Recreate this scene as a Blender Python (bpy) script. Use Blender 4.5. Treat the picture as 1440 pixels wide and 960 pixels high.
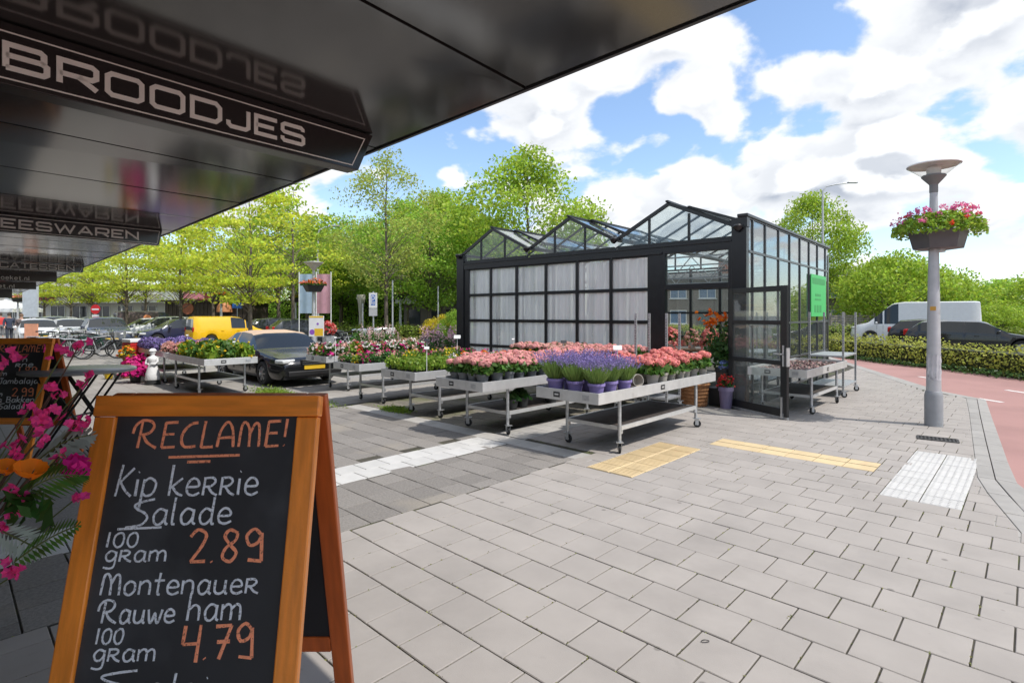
import bpy, math, random
import numpy as np
from mathutils import Vector, Matrix
R = math.radians
sc = bpy.context.scene
for o in list(bpy.data.objects): bpy.data.objects.remove(o)
COL = sc.collection
# ---------------------------------------------------------------- camera
YAW = R(43.7); EYE = 1.7
cam_d = bpy.data.cameras.new('camera'); cam = bpy.data.objects.new('camera', cam_d); COL.objects.link(cam)
cam.location = (0, 0, EYE); cam.rotation_euler = (R(90), 0, YAW)
cam_d.sensor_width = 36; cam_d.lens = 19.125; cam_d.shift_y = -0.0264; cam_d.clip_start = .05; cam_d.clip_end = 3000
sc.camera = cam
# ---------------------------------------------------------------- sky, sun, exposure
SUN_AZ = math.atan2(.30, .95); SUN_EL = R(57)          # direction to the sun in world x,y
w = bpy.data.worlds.new('World'); sc.world = w; w.use_nodes = True
nt = w.node_tree; nt.nodes.clear()
def N(t, tree=None, **k):
    n = (tree or nt).nodes.new(t)
    for a, b in k.items(): setattr(n, a, b)
    return n
def LK(a, b, tree=None): (tree or nt).links.new(a, b)
def MATH(op, a, b=None, tree=None, clamp=False):
    n = N('ShaderNodeMath', tree, operation=op); n.use_clamp = clamp
    for i, s in enumerate((a, b)):
        if s is None: continue
        if isinstance(s, (int, float)): n.inputs[i].default_value = s
        else: LK(s, n.inputs[i], tree)
    return n.outputs[0]
sky = N('ShaderNodeTexSky', sky_type='NISHITA'); sky.sun_disc = False
sky.sun_elevation = SUN_EL; sky.sun_rotation = math.pi/2 - SUN_AZ
sky.air_density = 1.0; sky.dust_density = .6; sky.ozone_density = 2.0
bg_sky = N('ShaderNodeBackground'); bg_sky.inputs[1].default_value = .115; LK(sky.outputs[0], bg_sky.inputs[0])
tc = N('ShaderNodeTexCoord'); sep = N('ShaderNodeSeparateXYZ'); LK(tc.outputs['Generated'], sep.inputs[0])
zc = MATH('MAXIMUM', sep.outputs[2], .0); zc = MATH('ADD', zc, .42)
px = MATH('DIVIDE', sep.outputs[0], zc); py = MATH('DIVIDE', sep.outputs[1], zc)
cmb = N('ShaderNodeCombineXYZ'); LK(px, cmb.inputs[0]); LK(py, cmb.inputs[1])
CLOUD_OFF = (11.3, 2.2, 5.1)
def cloud(off, k=1.0):
    mp = N('ShaderNodeMapping'); mp.inputs['Location'].default_value = (CLOUD_OFF[0]+off[0], CLOUD_OFF[1]+off[1], CLOUD_OFF[2]); mp.inputs['Scale'].default_value = (k, k, 1)
    LK(cmb.outputs[0], mp.inputs[0])
    a = N('ShaderNodeTexNoise'); a.inputs['Scale'].default_value = 1.75; a.inputs['Detail'].default_value = 9; a.inputs['Roughness'].default_value = .53
    a.inputs['Distortion'].default_value = .15
    LK(mp.outputs[0], a.inputs['Vector'])
    b = N('ShaderNodeTexVoronoi', feature='SMOOTH_F1'); b.inputs['Scale'].default_value = 7.0; b.inputs['Smoothness'].default_value = .6
    wv = N('ShaderNodeTexNoise'); wv.inputs['Scale'].default_value = 6.0; wv.inputs['Detail'].default_value = 4
    LK(mp.outputs[0], wv.inputs['Vector'])
    va = N('ShaderNodeVectorMath', operation='SCALE'); LK(wv.outputs['Color'], va.inputs[0]); va.inputs['Scale'].default_value = .16
    vb = N('ShaderNodeVectorMath', operation='ADD'); LK(mp.outputs[0], vb.inputs[0]); LK(va.outputs[0], vb.inputs[1])
    LK(vb.outputs[0], b.inputs['Vector'])
    puff = MATH('MULTIPLY', b.outputs['Distance'], -.22)
    return MATH('ADD', a.outputs['Fac'], puff)
c0 = cloud((0, 0)); c1 = cloud((.07, .022)); c2 = cloud((0, 0), .94)
def ramp(src, lo, hi):
    m = N('ShaderNodeMapRange', interpolation_type='SMOOTHSTEP'); LK(src, m.inputs[0])
    m.inputs[1].default_value = lo; m.inputs[2].default_value = hi
    return m.outputs[0]
CL = .366
dens = ramp(c0, CL, CL+.045)
thick = ramp(c0, CL+.02, CL+.16)
base_ = MATH('MULTIPLY', ramp(MATH('SUBTRACT', c2, c0), -.03, .045), .60)
far_ = MATH('MULTIPLY', ramp(MATH('SUBTRACT', c1, c0), -.03, .05), .40)
shade = MATH('SUBTRACT', 1.0, MATH('MULTIPLY', MATH('ADD', base_, far_), MATH('ADD', MATH('MULTIPLY', thick, .75), .25)), None, True)
cc = N('ShaderNodeValToRGB'); LK(shade, cc.inputs[0])
cc.color_ramp.elements[0].color = (.195, .212, .245, 1); cc.color_ramp.elements[1].color = (.405, .41, .415, 1)
cc.color_ramp.elements[0].position = .15; cc.color_ramp.elements[1].position = .92
bg_c = N('ShaderNodeBackground'); bg_c.inputs[1].default_value = 1.3; LK(cc.outputs[0], bg_c.inputs[0])
mx = N('ShaderNodeMixShader'); LK(MATH('MULTIPLY', dens, .97), mx.inputs[0]); LK(bg_sky.outputs[0], mx.inputs[1]); LK(bg_c.outputs[0], mx.inputs[2])
w.cycles.sampling_method = 'MANUAL'; w.cycles.sample_map_resolution = 512
wo = N('ShaderNodeOutputWorld'); LK(mx.outputs[0], wo.inputs[0])
sun_d = bpy.data.lights.new('sun', 'SUN'); sun_d.energy = 2.05; sun_d.angle = R(.55); sun_d.color = (1, .955, .89)
sun = bpy.data.objects.new('sun', sun_d); COL.objects.link(sun)
sun.rotation_euler = (R(90)-SUN_EL, 0, SUN_AZ+R(90)); sun.location = (20, 8, 40)
sc.view_settings.view_transform = 'Standard'; sc.view_settings.look = 'None'; sc.view_settings.gamma = 1
sc.view_settings.exposure = 1.06
sc.render.engine = 'CYCLES'
try:
    sc.cycles.max_bounces = 7; sc.cycles.transparent_max_bounces = 20; sc.cycles.caustics_reflective = False; sc.cycles.caustics_refractive = False
except Exception: pass
# ---------------------------------------------------------------- camera-geometry helper: pixel of the 1440x960 photograph + depth -> world point
SA, CA = math.sin(YAW), math.cos(YAW)
def at(px, d, z=0.0):
    l = (px-720)/765*d
    return Vector((l*CA-d*SA, l*SA+d*CA, z))
# ---------------------------------------------------------------- mesh builder
class MB:
    def __init__(s): s.v = []; s.f = []; s.m = []
    def add(s, vs, fs, mi=0):
        o = len(s.v); s.v += [tuple(q) for q in vs]; s.f += [tuple(i+o for i in f) for f in fs]; s.m += [mi]*len(fs); return s
    def bb(s, x0, x1, y0, y1, z0, z1, mi=0):
        return s.add([(x0,y0,z0),(x1,y0,z0),(x1,y1,z0),(x0,y1,z0),(x0,y0,z1),(x1,y0,z1),(x1,y1,z1),(x0,y1,z1)],
            [(3,2,1,0),(4,5,6,7),(0,1,5,4),(1,2,6,5),(2,3,7,6),(3,0,4,7)], mi)
    def box(s, c, d, rz=0, mi=0, M=None):
        x, y, z = (q/2 for q in d)
        vs = [Vector(q) for q in ((-x,-y,-z),(x,-y,-z),(x,y,-z),(-x,y,-z),(-x,-y,z),(x,-y,z),(x,y,z),(-x,y,z))]
        if M is None: M = Matrix.Rotation(rz, 3, 'Z')
        return s.add([M @ q + Vector(c) for q in vs], [(3,2,1,0),(4,5,6,7),(0,1,5,4),(1,2,6,5),(2,3,7,6),(3,0,4,7)], mi)
    def beam(s, a, b, w, h, mi=0):
        a, b = Vector(a), Vector(b); t = (b-a); L = t.length; t.normalize()
        up = Vector((0,0,1)) if abs(t.z) < .99 else Vector((0,1,0))
        sd = t.cross(up).normalized(); up = sd.cross(t)
        vs = []
        for p in (a, b):
            for i, j in ((-1,-1),(1,-1),(1,1),(-1,1)): vs.append(p+sd*(i*w/2)+up*(j*h/2))
        return s.add(vs, [(0,1,2,3),(7,6,5,4),(0,4,5,1),(1,5,6,2),(2,6,7,3),(3,7,4,0)], mi)
    def tube(s, pts, r, n=8, mi=0, cap=True, sq=None):
        pts = [Vector(p) for p in pts]; k = len(pts); vs = []; fs = []; ref = None
        for i, p in enumerate(pts):
            t = (pts[min(i+1,k-1)]-pts[max(i-1,0)])
            if t.length < 1e-9: t = Vector((0,0,1))
            t.normalize()
            if ref is None: ref = Vector((0,0,1)) if abs(t.z) < .9 else Vector((1,0,0))
            a = t.cross(ref); 
            if a.length < 1e-6: a = t.orthogonal()
            a.normalize(); b = a.cross(t); ref = b
            rr = r[i] if isinstance(r, (list, tuple)) else r
            for j in range(n):
                q = 2*math.pi*j/n; vs.append(p+a*(math.cos(q)*rr)+b*(math.sin(q)*rr))
        for i in range(k-1):
            for j in range(n):
                j2 = (j+1) % n; fs.append((i*n+j, (i+1)*n+j, (i+1)*n+j2, i*n+j2))
        if cap: fs.append(tuple(range(n))); fs.append(tuple(reversed(range((k-1)*n, k*n))))
        return s.add(vs, fs, mi)
    def lathe(s, prof, n=16, c=(0,0,0), mi=0, M=None, cap=True):
        vs = []; fs = []; k = len(prof); c = Vector(c)
        for r, z in prof:
            for j in range(n):
                q = 2*math.pi*j/n; p = Vector((r*math.cos(q), r*math.sin(q), z)); vs.append((M @ p if M else p)+c)
        for i in range(k-1):
            for j in range(n):
                j2 = (j+1) % n; fs.append((i*n+j, i*n+j2, (i+1)*n+j2, (i+1)*n+j))
        if cap: fs.append(tuple(reversed(range(n)))); fs.append(tuple(range((k-1)*n, k*n)))
        return s.add(vs, fs, mi)
    def poly(s, pts, mi=0): return s.add(pts, [tuple(range(len(pts)))], mi)
    def prism(s, pts, z0, z1, mi=0):
        n = len(pts); a = [(x,y,z0) for x,y in pts]; b = [(x,y,z1) for x,y in pts]
        fs = [tuple(reversed(range(n))), tuple(range(n,2*n))]+[(i,(i+1)%n,n+(i+1)%n,n+i) for i in range(n)]
        return s.add(a+b, fs, mi)
    def mesh(s, name, mats, smooth=False, sharp=40):
        me = bpy.data.meshes.new(name); me.from_pydata(s.v, [], s.f)
        for m in (mats if isinstance(mats, (list, tuple)) else [mats]): me.materials.append(m)
        if any(s.m): me.polygons.foreach_set('material_index', s.m)
        if smooth:
            me.polygons.foreach_set('use_smooth', [True]*len(s.f))
            if sharp: me.set_sharp_from_angle(angle=R(sharp))
        me.update(); return me
    def build(s, name, mats, parent=None, smooth=False, sharp=40, bevel=0):
        o = link(name, s.mesh(name, mats, smooth, sharp), parent)
        if bevel:
            b = o.modifiers.new('bevel', 'BEVEL'); b.width = bevel; b.segments = 2; b.limit_method = 'ANGLE'; b.angle_limit = R(50)
        return o
def link(name, data, parent=None, loc=None, rz=0):
    o = bpy.data.objects.new(name, data); COL.objects.link(o)
    if parent is not None: o.parent = parent
    if loc is not None: o.location = loc
    if rz: o.rotation_euler = (0, 0, rz)
    return o
def tag(o, label, cat, group=None):
    o['label'] = label; o['category'] = cat
    if group: o['group'] = group
    return o
def thing(name, label, cat, loc=(0,0,0), rz=0, group=None):
    o = link(name, None, None, loc, rz); o.empty_display_size = .1
    return tag(o, label, cat, group)
def struct(o): o['kind'] = 'structure'; return o
def stuff(o): o['kind'] = 'stuff'; return o
def dup(root, loc, rz=0, label=None, group=None, scale=1):
    def cp(o, par):
        c = o.copy(); COL.objects.link(c)
        if par is not None: c.parent = par
        for ch in o.children: cp(ch, c)
        return c
    r = cp(root, None); r.location = loc; r.rotation_euler = (0, 0, rz)
    if scale != 1: r.scale = (scale,)*3 if isinstance(scale, (int, float)) else scale
    if label: r['label'] = label
    if group: r['group'] = group
    return r
# ---------------------------------------------------------------- materials
MATS = {}
def pm(name, col, rough=.6, metal=0.0, var=.10, scale=6.0, bump=0.0, bscale=60.0, rnd=0.0, island=0.0, spec=None, coat=0.0, trans=0.0, hue=0.0, dirt=None, world=False, blot=None):
    if name in MATS: return MATS[name]
    m = bpy.data.materials.new(name); m.use_nodes = True; t = m.node_tree; b = t.nodes['Principled BSDF']; out = t.nodes['Material Output']
    b.inputs['Roughness'].default_value = rough; b.inputs['Metallic'].default_value = metal
    if spec is not None: b.inputs['Specular IOR Level'].default_value = spec
    if coat: b.inputs['Coat Weight'].default_value = coat; b.inputs['Coat Roughness'].default_value = .06
    c = N('ShaderNodeTexCoord', t); n = N('ShaderNodeTexNoise', t); n.inputs['Scale'].default_value = scale; n.inputs['Detail'].default_value = 5
    CO = N('ShaderNodeNewGeometry', t).outputs['Position'] if world else c.outputs['Object']
    LK(CO, n.inputs['Vector'], t)
    v = N('ShaderNodeMapRange', t); LK(n.outputs['Fac'], v.inputs[0], t); v.inputs[1].default_value = .3; v.inputs[2].default_value = .7
    v.inputs[3].default_value = 1-var; v.inputs[4].default_value = 1+var
    val = v.outputs[0]
    if rnd:
        oi = N('ShaderNodeObjectInfo', t); val = MATH('MULTIPLY', val, MATH('ADD', MATH('MULTIPLY', oi.outputs['Random'], 2*rnd, t), 1-rnd, t), t)
    if island or hue:
        g = N('ShaderNodeNewGeometry', t)
    if island:
        val = MATH('MULTIPLY', val, MATH('ADD', MATH('MULTIPLY', g.outputs['Random Per Island'], 2*island, t), 1-island, t), t)
    hsv = N('ShaderNodeHueSaturation', t); hsv.inputs['Color'].default_value = (*col, 1); LK(val, hsv.inputs['Value'], t)
    if hue:
        fr = MATH('FRACT', MATH('MULTIPLY', g.outputs['Random Per Island'], 7.31, t), None, t)
        LK(MATH('ADD', MATH('MULTIPLY', fr, 2*hue, t), .5-hue, t), hsv.inputs['Hue'], t)
    colr = hsv.outputs[0]
    if dirt:
        dn = N('ShaderNodeTexNoise', t); dn.inputs['Scale'].default_value = dirt[1]; dn.inputs['Detail'].default_value = 6
        LK(CO, dn.inputs['Vector'], t)
        dr = N('ShaderNodeMapRange', t); LK(dn.outputs['Fac'], dr.inputs[0], t); dr.inputs[1].default_value = dirt[2]; dr.inputs[2].default_value = dirt[2]+.12; dr.inputs[4].default_value = dirt[3]
        mxc = N('ShaderNodeMix', t, data_type='RGBA'); LK(dr.outputs[0], mxc.inputs['Factor'], t); LK(colr, mxc.inputs[6], t); mxc.inputs[7].default_value = (*dirt[0], 1)
        colr = mxc.outputs[2]
    if blot:                                             # small round gum spots and larger soft stains
        vo = N('ShaderNodeTexVoronoi', t); vo.inputs['Scale'].default_value = blot[0]; LK(CO, vo.inputs['Vector'], t)
        sp = N('ShaderNodeMapRange', t); LK(vo.outputs['Distance'], sp.inputs[0], t); sp.inputs[1].default_value = .045; sp.inputs[2].default_value = .075; sp.inputs[3].default_value = blot[1]; sp.inputs[4].default_value = 0
        ln = N('ShaderNodeTexNoise', t); ln.inputs['Scale'].default_value = .9; ln.inputs['Detail'].default_value = 7; ln.inputs['Roughness'].default_value = .65; LK(CO, ln.inputs['Vector'], t)
        ls_ = N('ShaderNodeMapRange', t); LK(ln.outputs['Fac'], ls_.inputs[0], t); ls_.inputs[1].default_value = .5; ls_.inputs[2].default_value = .72; ls_.inputs[4].default_value = .30
        mq = N('ShaderNodeMix', t, data_type='RGBA'); LK(MATH('MAXIMUM', sp.outputs[0], ls_.outputs[0], t), mq.inputs['Factor'], t); LK(colr, mq.inputs[6], t); mq.inputs[7].default_value = (*[q_*.52 for q_ in col], 1); colr = mq.outputs[2]
    LK(colr, b.inputs['Base Color'], t)
    if bump:
        bn = N('ShaderNodeTexNoise', t); bn.inputs['Scale'].default_value = bscale; bn.inputs['Detail'].default_value = 4
        LK(CO, bn.inputs['Vector'], t)
        bp = N('ShaderNodeBump', t); bp.inputs['Strength'].default_value = bump; bp.inputs['Distance'].default_value = .01
        LK(bn.outputs['Fac'], bp.inputs['Height'], t); LK(bp.outputs[0], b.inputs['Normal'], t)
    if trans:
        tr = N('ShaderNodeBsdfTranslucent', t); LK(colr, tr.inputs[0], t)
        ms = N('ShaderNodeMixShader', t); ms.inputs[0].default_value = trans; LK(b.outputs[0], ms.inputs[1], t); LK(tr.outputs[0], ms.inputs[2], t); LK(ms.outputs[0], out.inputs[0], t)
    MATS[name] = m; return m
def leafm(name, col, trans=.42, island=.35, hue=.025, rough=.5, rnd=.08): return pm(name, col, rough=rough, var=.12, scale=.6, island=island, hue=hue, trans=trans, rnd=rnd, spec=.35)
def glassm(name, tint=(.93,.96,.95), refl=1.0, rough=.02, ior=1.45, haze=.14, hz=(.6,.62,.6), streak=False):
    if name in MATS: return MATS[name]
    m = bpy.data.materials.new(name); m.use_nodes = True; t = m.node_tree; t.nodes.remove(t.nodes['Principled BSDF']); out = t.nodes['Material Output']
    tr = N('ShaderNodeBsdfTransparent', t); tr.inputs[0].default_value = (*tint, 1)
    gl = N('ShaderNodeBsdfGlossy', t); gl.inputs['Roughness'].default_value = rough; gl.inputs[0].default_value = (.95,.97,1,1)
    fr = N('ShaderNodeFresnel', t); gg = N('ShaderNodeNewGeometry', t); LK(MATH('ADD', MATH('MULTIPLY', gg.outputs['Backfacing'], 1/ior-ior, t), ior, t), fr.inputs[0], t)
    # faint streaky grime that scatters light
    c = N('ShaderNodeTexCoord', t); n = N('ShaderNodeTexNoise', t); n.inputs['Scale'].default_value = 2.5; n.inputs['Detail'].default_value = 5; gmp = N('ShaderNodeMapping', t); gmp.inputs['Scale'].default_value = (3.2,3.2,.22) if streak else (1,1,1); LK(c.outputs['Object'], gmp.inputs[0], t); LK(gmp.outputs[0], n.inputs['Vector'], t)
    df = N('ShaderNodeBsdfDiffuse', t); df.inputs[0].default_value = (*hz,1)
    g = MATH('MULTIPLY', n.outputs['Fac'], haze, t)
    m0 = N('ShaderNodeMixShader', t); LK(g, m0.inputs[0], t); LK(tr.outputs[0], m0.inputs[1], t); LK(df.outputs[0], m0.inputs[2], t)
    ms = N('ShaderNodeMixShader', t); LK(MATH('MULTIPLY', fr.outputs[0], refl, t, True), ms.inputs[0], t); LK(m0.outputs[0], ms.inputs[1], t); LK(gl.outputs[0], ms.inputs[2], t)
    LK(ms.outputs[0], out.inputs[0], t); MATS[name] = m; return m
BLACK = pm('black_frame_paint', (.012,.013,.015), .32, var=.2, bump=.05)
ALU = pm('aluminium', (.62,.63,.64), .38, metal=.85, var=.10, scale=14)
GALV = pm('galvanised_steel', (.50,.51,.52), .45, metal=.7, var=.18, scale=22)
RUBBER = pm('rubber', (.018,.018,.019), .75)
SOIL = pm('potting_soil', (.035,.025,.018), .95, var=.4, scale=40, bump=.6, bscale=90)
GREEN = leafm('leaf_green', (.095,.20,.035))
LIME = leafm('leaf_lime', (.23,.35,.04))
DARKG = leafm('leaf_dark_green', (.055,.135,.028))
STEM = pm('stem', (.09,.11,.03), .7)
BARK = pm('bark', (.13,.105,.08), .9, var=.35, scale=9, bump=.6, bscale=30)
WHITE = pm('white_paint', (.78,.78,.76), .5, var=.05)
# ================================================================ GROUND AND PAVING
def interp(y, pts):
    if y <= pts[0][0]: return pts[0][1]
    for (a, b), (c, d) in zip(pts, pts[1:]):
        if y <= c: return b+(d-b)*(y-a)/(c-a)
    return pts[-1][1]
INNER = [(-4,2.2),(3,.95),(4,.55),(5.71,-.04),(7.3,-.40),(9.6,-.58),(12.2,-.78),(14.5,-.98),(15.2,-1.75),(23.1,-5.45),(40,-13.4)]
MID   = [(-4,2.5),(3,1.2),(4,.85),(5.71,.17),(6.43,-.05),(7.48,-.27),(9.72,-.45),(12.2,-.64),(14.4,-.80),(15.3,-1.62),(23.1,-5.30),(40,-13.2)]
OUTER = [(-4,2.8),(3,1.5),(4,1.15),(5.71,.46),(7.13,-.03),(7.65,-.13),(9.45,-.27),(12.2,-.49),(14.4,-.66),(15.35,-1.48),(23.1,-5.14),(40,-13.0)]
def xw(y): return -3.9 if y < 5.45 else (-5.0 if y < 9.75 else -3.70-(y-9.9)*.0384)
asphalt = pm('asphalt', (.135,.130,.125), .9, var=.14, scale=.7, bump=.35, bscale=140)
g = MB(); g.bb(-500,500,-300,600,-.4,-.03); ground = struct(g.build('ground', asphalt))
# --- big far paving (material only: too far to pick tiles apart)
def brickm(name, c1, c2, mortar, sx, sy, var=.12, rot=0):
    m = bpy.data.materials.new(name); m.use_nodes = True; t = m.node_tree; b = t.nodes['Principled BSDF']; b.inputs['Roughness'].default_value = .9
    c = N('ShaderNodeTexCoord', t); mp = N('ShaderNodeMapping', t); mp.inputs['Rotation'].default_value = (0,0,rot); LK(c.outputs['Object'], mp.inputs[0], t)
    br = N('ShaderNodeTexBrick', t); LK(mp.outputs[0], br.inputs[0], t)
    br.inputs['Color1'].default_value = (*c1,1); br.inputs['Color2'].default_value = (*c2,1); br.inputs['Mortar'].default_value = (*mortar,1)
    br.inputs['Scale'].default_value = 1; br.inputs['Brick Width'].default_value = sx; br.inputs['Row Height'].default_value = sy; br.inputs['Mortar Size'].default_value = .006
    n = N('ShaderNodeTexNoise', t); n.inputs['Scale'].default_value = .8; n.inputs['Detail'].default_value = 6; LK(c.outputs['Object'], n.inputs['Vector'], t)
    v = N('ShaderNodeMapRange', t); LK(n.outputs['Fac'], v.inputs[0], t); v.inputs[1].default_value=.3; v.inputs[2].default_value=.7; v.inputs[3].default_value = 1-var; v.inputs[4].default_value = 1+var
    h = N('ShaderNodeHueSaturation', t); LK(br.outputs[0], h.inputs['Color'], t); LK(v.outputs[0], h.inputs['Value'], t); LK(h.outputs[0], b.inputs['Base Color'], t)
    bp = N('ShaderNodeBump', t); bp.inputs['Strength'].default_value=.3; LK(n.outputs['Fac'], bp.inputs['Height'], t); LK(bp.outputs[0], b.inputs['Normal'], t)
    return m
plaza_m = brickm('plaza_tiles', (.30,.28,.255), (.265,.247,.225), (.16,.145,.12), .3, .3)
p = MB(); p.bb(-60,-9.4,-6,9.8,-.2,-.012); struct(p.build('plaza', plaza_m))
# --- joint sand under the tiles
joint = pm('joint_sand', (.060,.054,.040), .95, var=.35, scale=5, dirt=((.075,.095,.018), 3.0, .56, .8))
pv = MB()
ys = [-4+i*.5 for i in range(75)]
ring = [(xw(y)-.0, y) for y in ys]
left = [(-9.4,-6),(2.7,-6)]
outl = [(interp(y, MID)+.0, y) for y in ys if y > -4]
west = [(-9.4, 9.8), (-3.7, 9.8)]
pav_poly = [(-9.4,-6),(2.9,-6)]+outl+[(-14.2,33),(-9.4,20)]
pv.prism(pav_poly, -.25, -.009)
pavement = struct(pv.build('pavement', joint))
# --- red cycle path, its own sheet
redm = pm('red_asphalt', (.36,.20,.18), .88, var=.13, scale=.9, bump=.3, bscale=160, dirt=((.27,.15,.135), .35, .5, .55), blot=(.9,.25))
HEDGE = [(14,10.5),(6,14.5),(2.5,17.0),(-.15,19.0),(-2.0,21.0),(-3.25,21.9),(-5.6,24.4),(-12,31.5),(-24,44)]
cp = MB(); cp.prism([(2.9,-6),(14,-6),(14,11.2)]+[(x+.35,y+.45) for x,y in HEDGE]+[(-26,42),(-14.2,33)]+list(reversed(outl)), -.2, -.016)
cyc = struct(cp.build('cycle_path', redm))
paint = pm('road_paint', (.70,.69,.66), .7, var=.12, scale=9, dirt=((.36,.2,.18), 14, .62, .5))
for (a, b, c, d) in [(-.80,14.62,-.42,14.30), (-.42,16.68,-.02,16.28), (-2.25,18.62,-1.95,18.30), (-4.25,20.52,-3.85,20.2), (-6.6,22.6,-6.2,22.25)]:
    m = MB(); m.beam((a,b,-.0135),(c,d,-.0135),.11,.003); m.build('road_marking', paint, cyc)
# --- concrete tiles, each one an object where the photograph shows it large
tile_m = pm('concrete_tile', (.325,.296,.270), .82, var=.07, scale=2.5, bump=.16, bscale=220, rnd=.04, dirt=((.23,.215,.2), 7, .66, .4), world=True, blot=(3.1,.8))
tile_f = pm('concrete_tile_field', (.325,.296,.270), .82, var=.07, scale=2.5, bump=.16, bscale=220, island=.045, dirt=((.23,.215,.2), 7, .66, .4), world=True, blot=(3.1,.8))
old_f = pm('exposed_aggregate_tile', (.215,.198,.18), .9, var=.20, scale=55, bump=.5, bscale=190, island=.12, dirt=((.30,.265,.215), 1.1, .58, .6))
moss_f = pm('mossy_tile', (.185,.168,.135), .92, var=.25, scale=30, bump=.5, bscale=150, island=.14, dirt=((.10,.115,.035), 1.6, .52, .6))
white_t = pm('white_tile', (.50,.49,.47), .75, var=.06, scale=6, bump=.1, bscale=180, rnd=.05, dirt=((.42,.40,.37), 4, .63, .45))
grey_t = pm('pale_grey_tile', (.38,.365,.34), .8, var=.08, scale=6, bump=.15, bscale=180, rnd=.08, dirt=((.30,.28,.24), 4, .6, .5))
yel_t = pm('yellow_tactile_tile', (.58,.45,.26), .75, var=.08, scale=5, bump=.1, rnd=.06, dirt=((.46,.22,.14), 2.6, .62, .5), world=True)
TW, TH = .305, .3035
def tile_verts(x0, x1, y0, y1, j, zz=0.0, b=.0035, xb=None):
    # joint gap, chamfered rim
    gx = .0042; x0 += gx; x1 -= gx; y0 += gx; y1 -= gx; xb = x1 if xb is None else xb-gx
    t = [zz+q for q in j]
    return ([(x0,y0,-.05),(x1,y0,-.05),(xb,y1,-.05),(x0,y1,-.05),
             (x0,y0,zz-.004),(x1,y0,zz-.004),(xb,y1,zz-.004),(x0,y1,zz-.004),
             (x0+b,y0+b,t[0]),(x1-b,y0+b,t[1]),(xb-b,y1-b,t[2]),(x0+b,y1-b,t[3])],
            [(0,1,5,4),(1,2,6,5),(2,3,7,6),(3,0,4,7),(4,5,9,8),(5,6,10,9),(6,7,11,10),(7,4,8,11),(8,9,10,11)])
def in_view(x, y, pad=40):
    d = -SA*x+CA*y
    if d < .6: return None
    l = CA*x+SA*y; u = 720+765*l/d; v = 442+765*EYE/d
    return d if (-pad < u < 1440+pad and v < 960+pad*3) else None
RECTS = [(-3.60,-3.02,4.97,6.62), (-3.07,-1.24,6.96,7.40), (-1.05,-.44,6.12,8.42)]
def clipped(x0, x1, y0, y1):
    cx, cy = (x0+x1)/2, (y0+y1)/2
    for a, b, c, d in RECTS:
        if a-.02 < cx < b+.02 and c < cy < d: return True
    return False
rnd = random.Random(4)
rects = []
j0 = int(-2.5/TH)
for j in range(-8, 108):
    y0 = 1.612+(j-5)*TH; y1 = y0+TH
    if y1 > 33: break
    a = xw((y0+y1)/2); e0, e1 = interp(y0, INNER)-.002, interp(y1, INNER)-.002; b = max(e0, e1)
    off = (.152 if j % 2 else 0) - 1.59
    k = math.floor((a-off)/TW)
    while off+k*TW < b:
        x0 = max(a, off+k*TW); x1 = min(b, off+(k+1)*TW); k += 1
        xa_, xb_ = min(x1, e0), min(x1, e1)
        if max(xa_, xb_)-x0 < .03: continue
        cut = abs(xa_-xb_) > .002 or xa_ < x1-.002
        for (ra, rb, rc, rd) in RECTS:
            if cut and y1 > rc+.01 and y0 < rd-.01 and x0 < rb < x1: x0 = rb
        if cut and max(xa_, xb_)-x0 < .02: continue
        if cut: rects.append((x0, max(xa_, x0+.012), y0, y1, max(xb_, x0+.012))); continue
        hit = False
        for (ra, rb, rc, rd) in RECTS:
            if x1 > ra+.01 and x0 < rb-.01 and y1 > rc+.01 and y0 < rd-.01:
                hit = True
                for s in ((x0, min(x1, ra), y0, y1), (max(x0, rb), x1, y0, y1)):     # keep the cut remainders beside the tactile strip
                    if s[1]-s[0] > .04: rects.append(s)
                if y0 < rc-.05: rects.append((max(x0,ra), min(x1,rb), y0, rc))
                elif y1 > rd+.05: rects.append((max(x0,ra), min(x1,rb), rd, y1))
                break
        if not hit: rects.append((x0, x1, y0, y1))
vis = []; rest = []
for r_ in rects:
    d = in_view((r_[0]+r_[1])/2, (r_[2]+r_[3])/2)
    (vis if d else rest).append((d or 0, r_))
vis.sort(key=lambda q: q[0])
full = []
for i in range(5):
    v_, f_ = tile_verts(-TW/2, TW/2, -TH/2, TH/2, [rnd.uniform(-.0012,.0012) for _ in range(4)]); q = MB(); q.add(v_, f_); full.append(q.mesh('tile', tile_m))
for d, (x0, x1, y0, y1, *xb_) in vis[:286]:
    if not xb_ and x1-x0 > TW-.005 and y1-y0 > TH-.005: me = full[rnd.randrange(5)]
    else:
        v_, f_ = tile_verts(-(x1-x0)/2, (x1-x0)/2, -(y1-y0)/2, (y1-y0)/2, [0,0,0,0], xb=(xb_[0]-(x0+x1)/2) if xb_ else None); q = MB(); q.add(v_, f_); me = q.mesh('tile', tile_m)
    o = link('tile', me, pavement, ((x0+x1)/2, (y0+y1)/2, rnd.uniform(-.0015,.0015)))
fld = MB()
for d, (x0, x1, y0, y1, *xb_) in vis[286:]+rest:
    v_, f_ = tile_verts(x0, x1, y0, y1, [rnd.uniform(-.001,.001) for _ in range(4)], rnd.uniform(-.0015,.0015), xb=xb_[0] if xb_ else None); fld.add(v_, f_)
stuff(fld.build('tile_field', tile_f, pavement))
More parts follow.
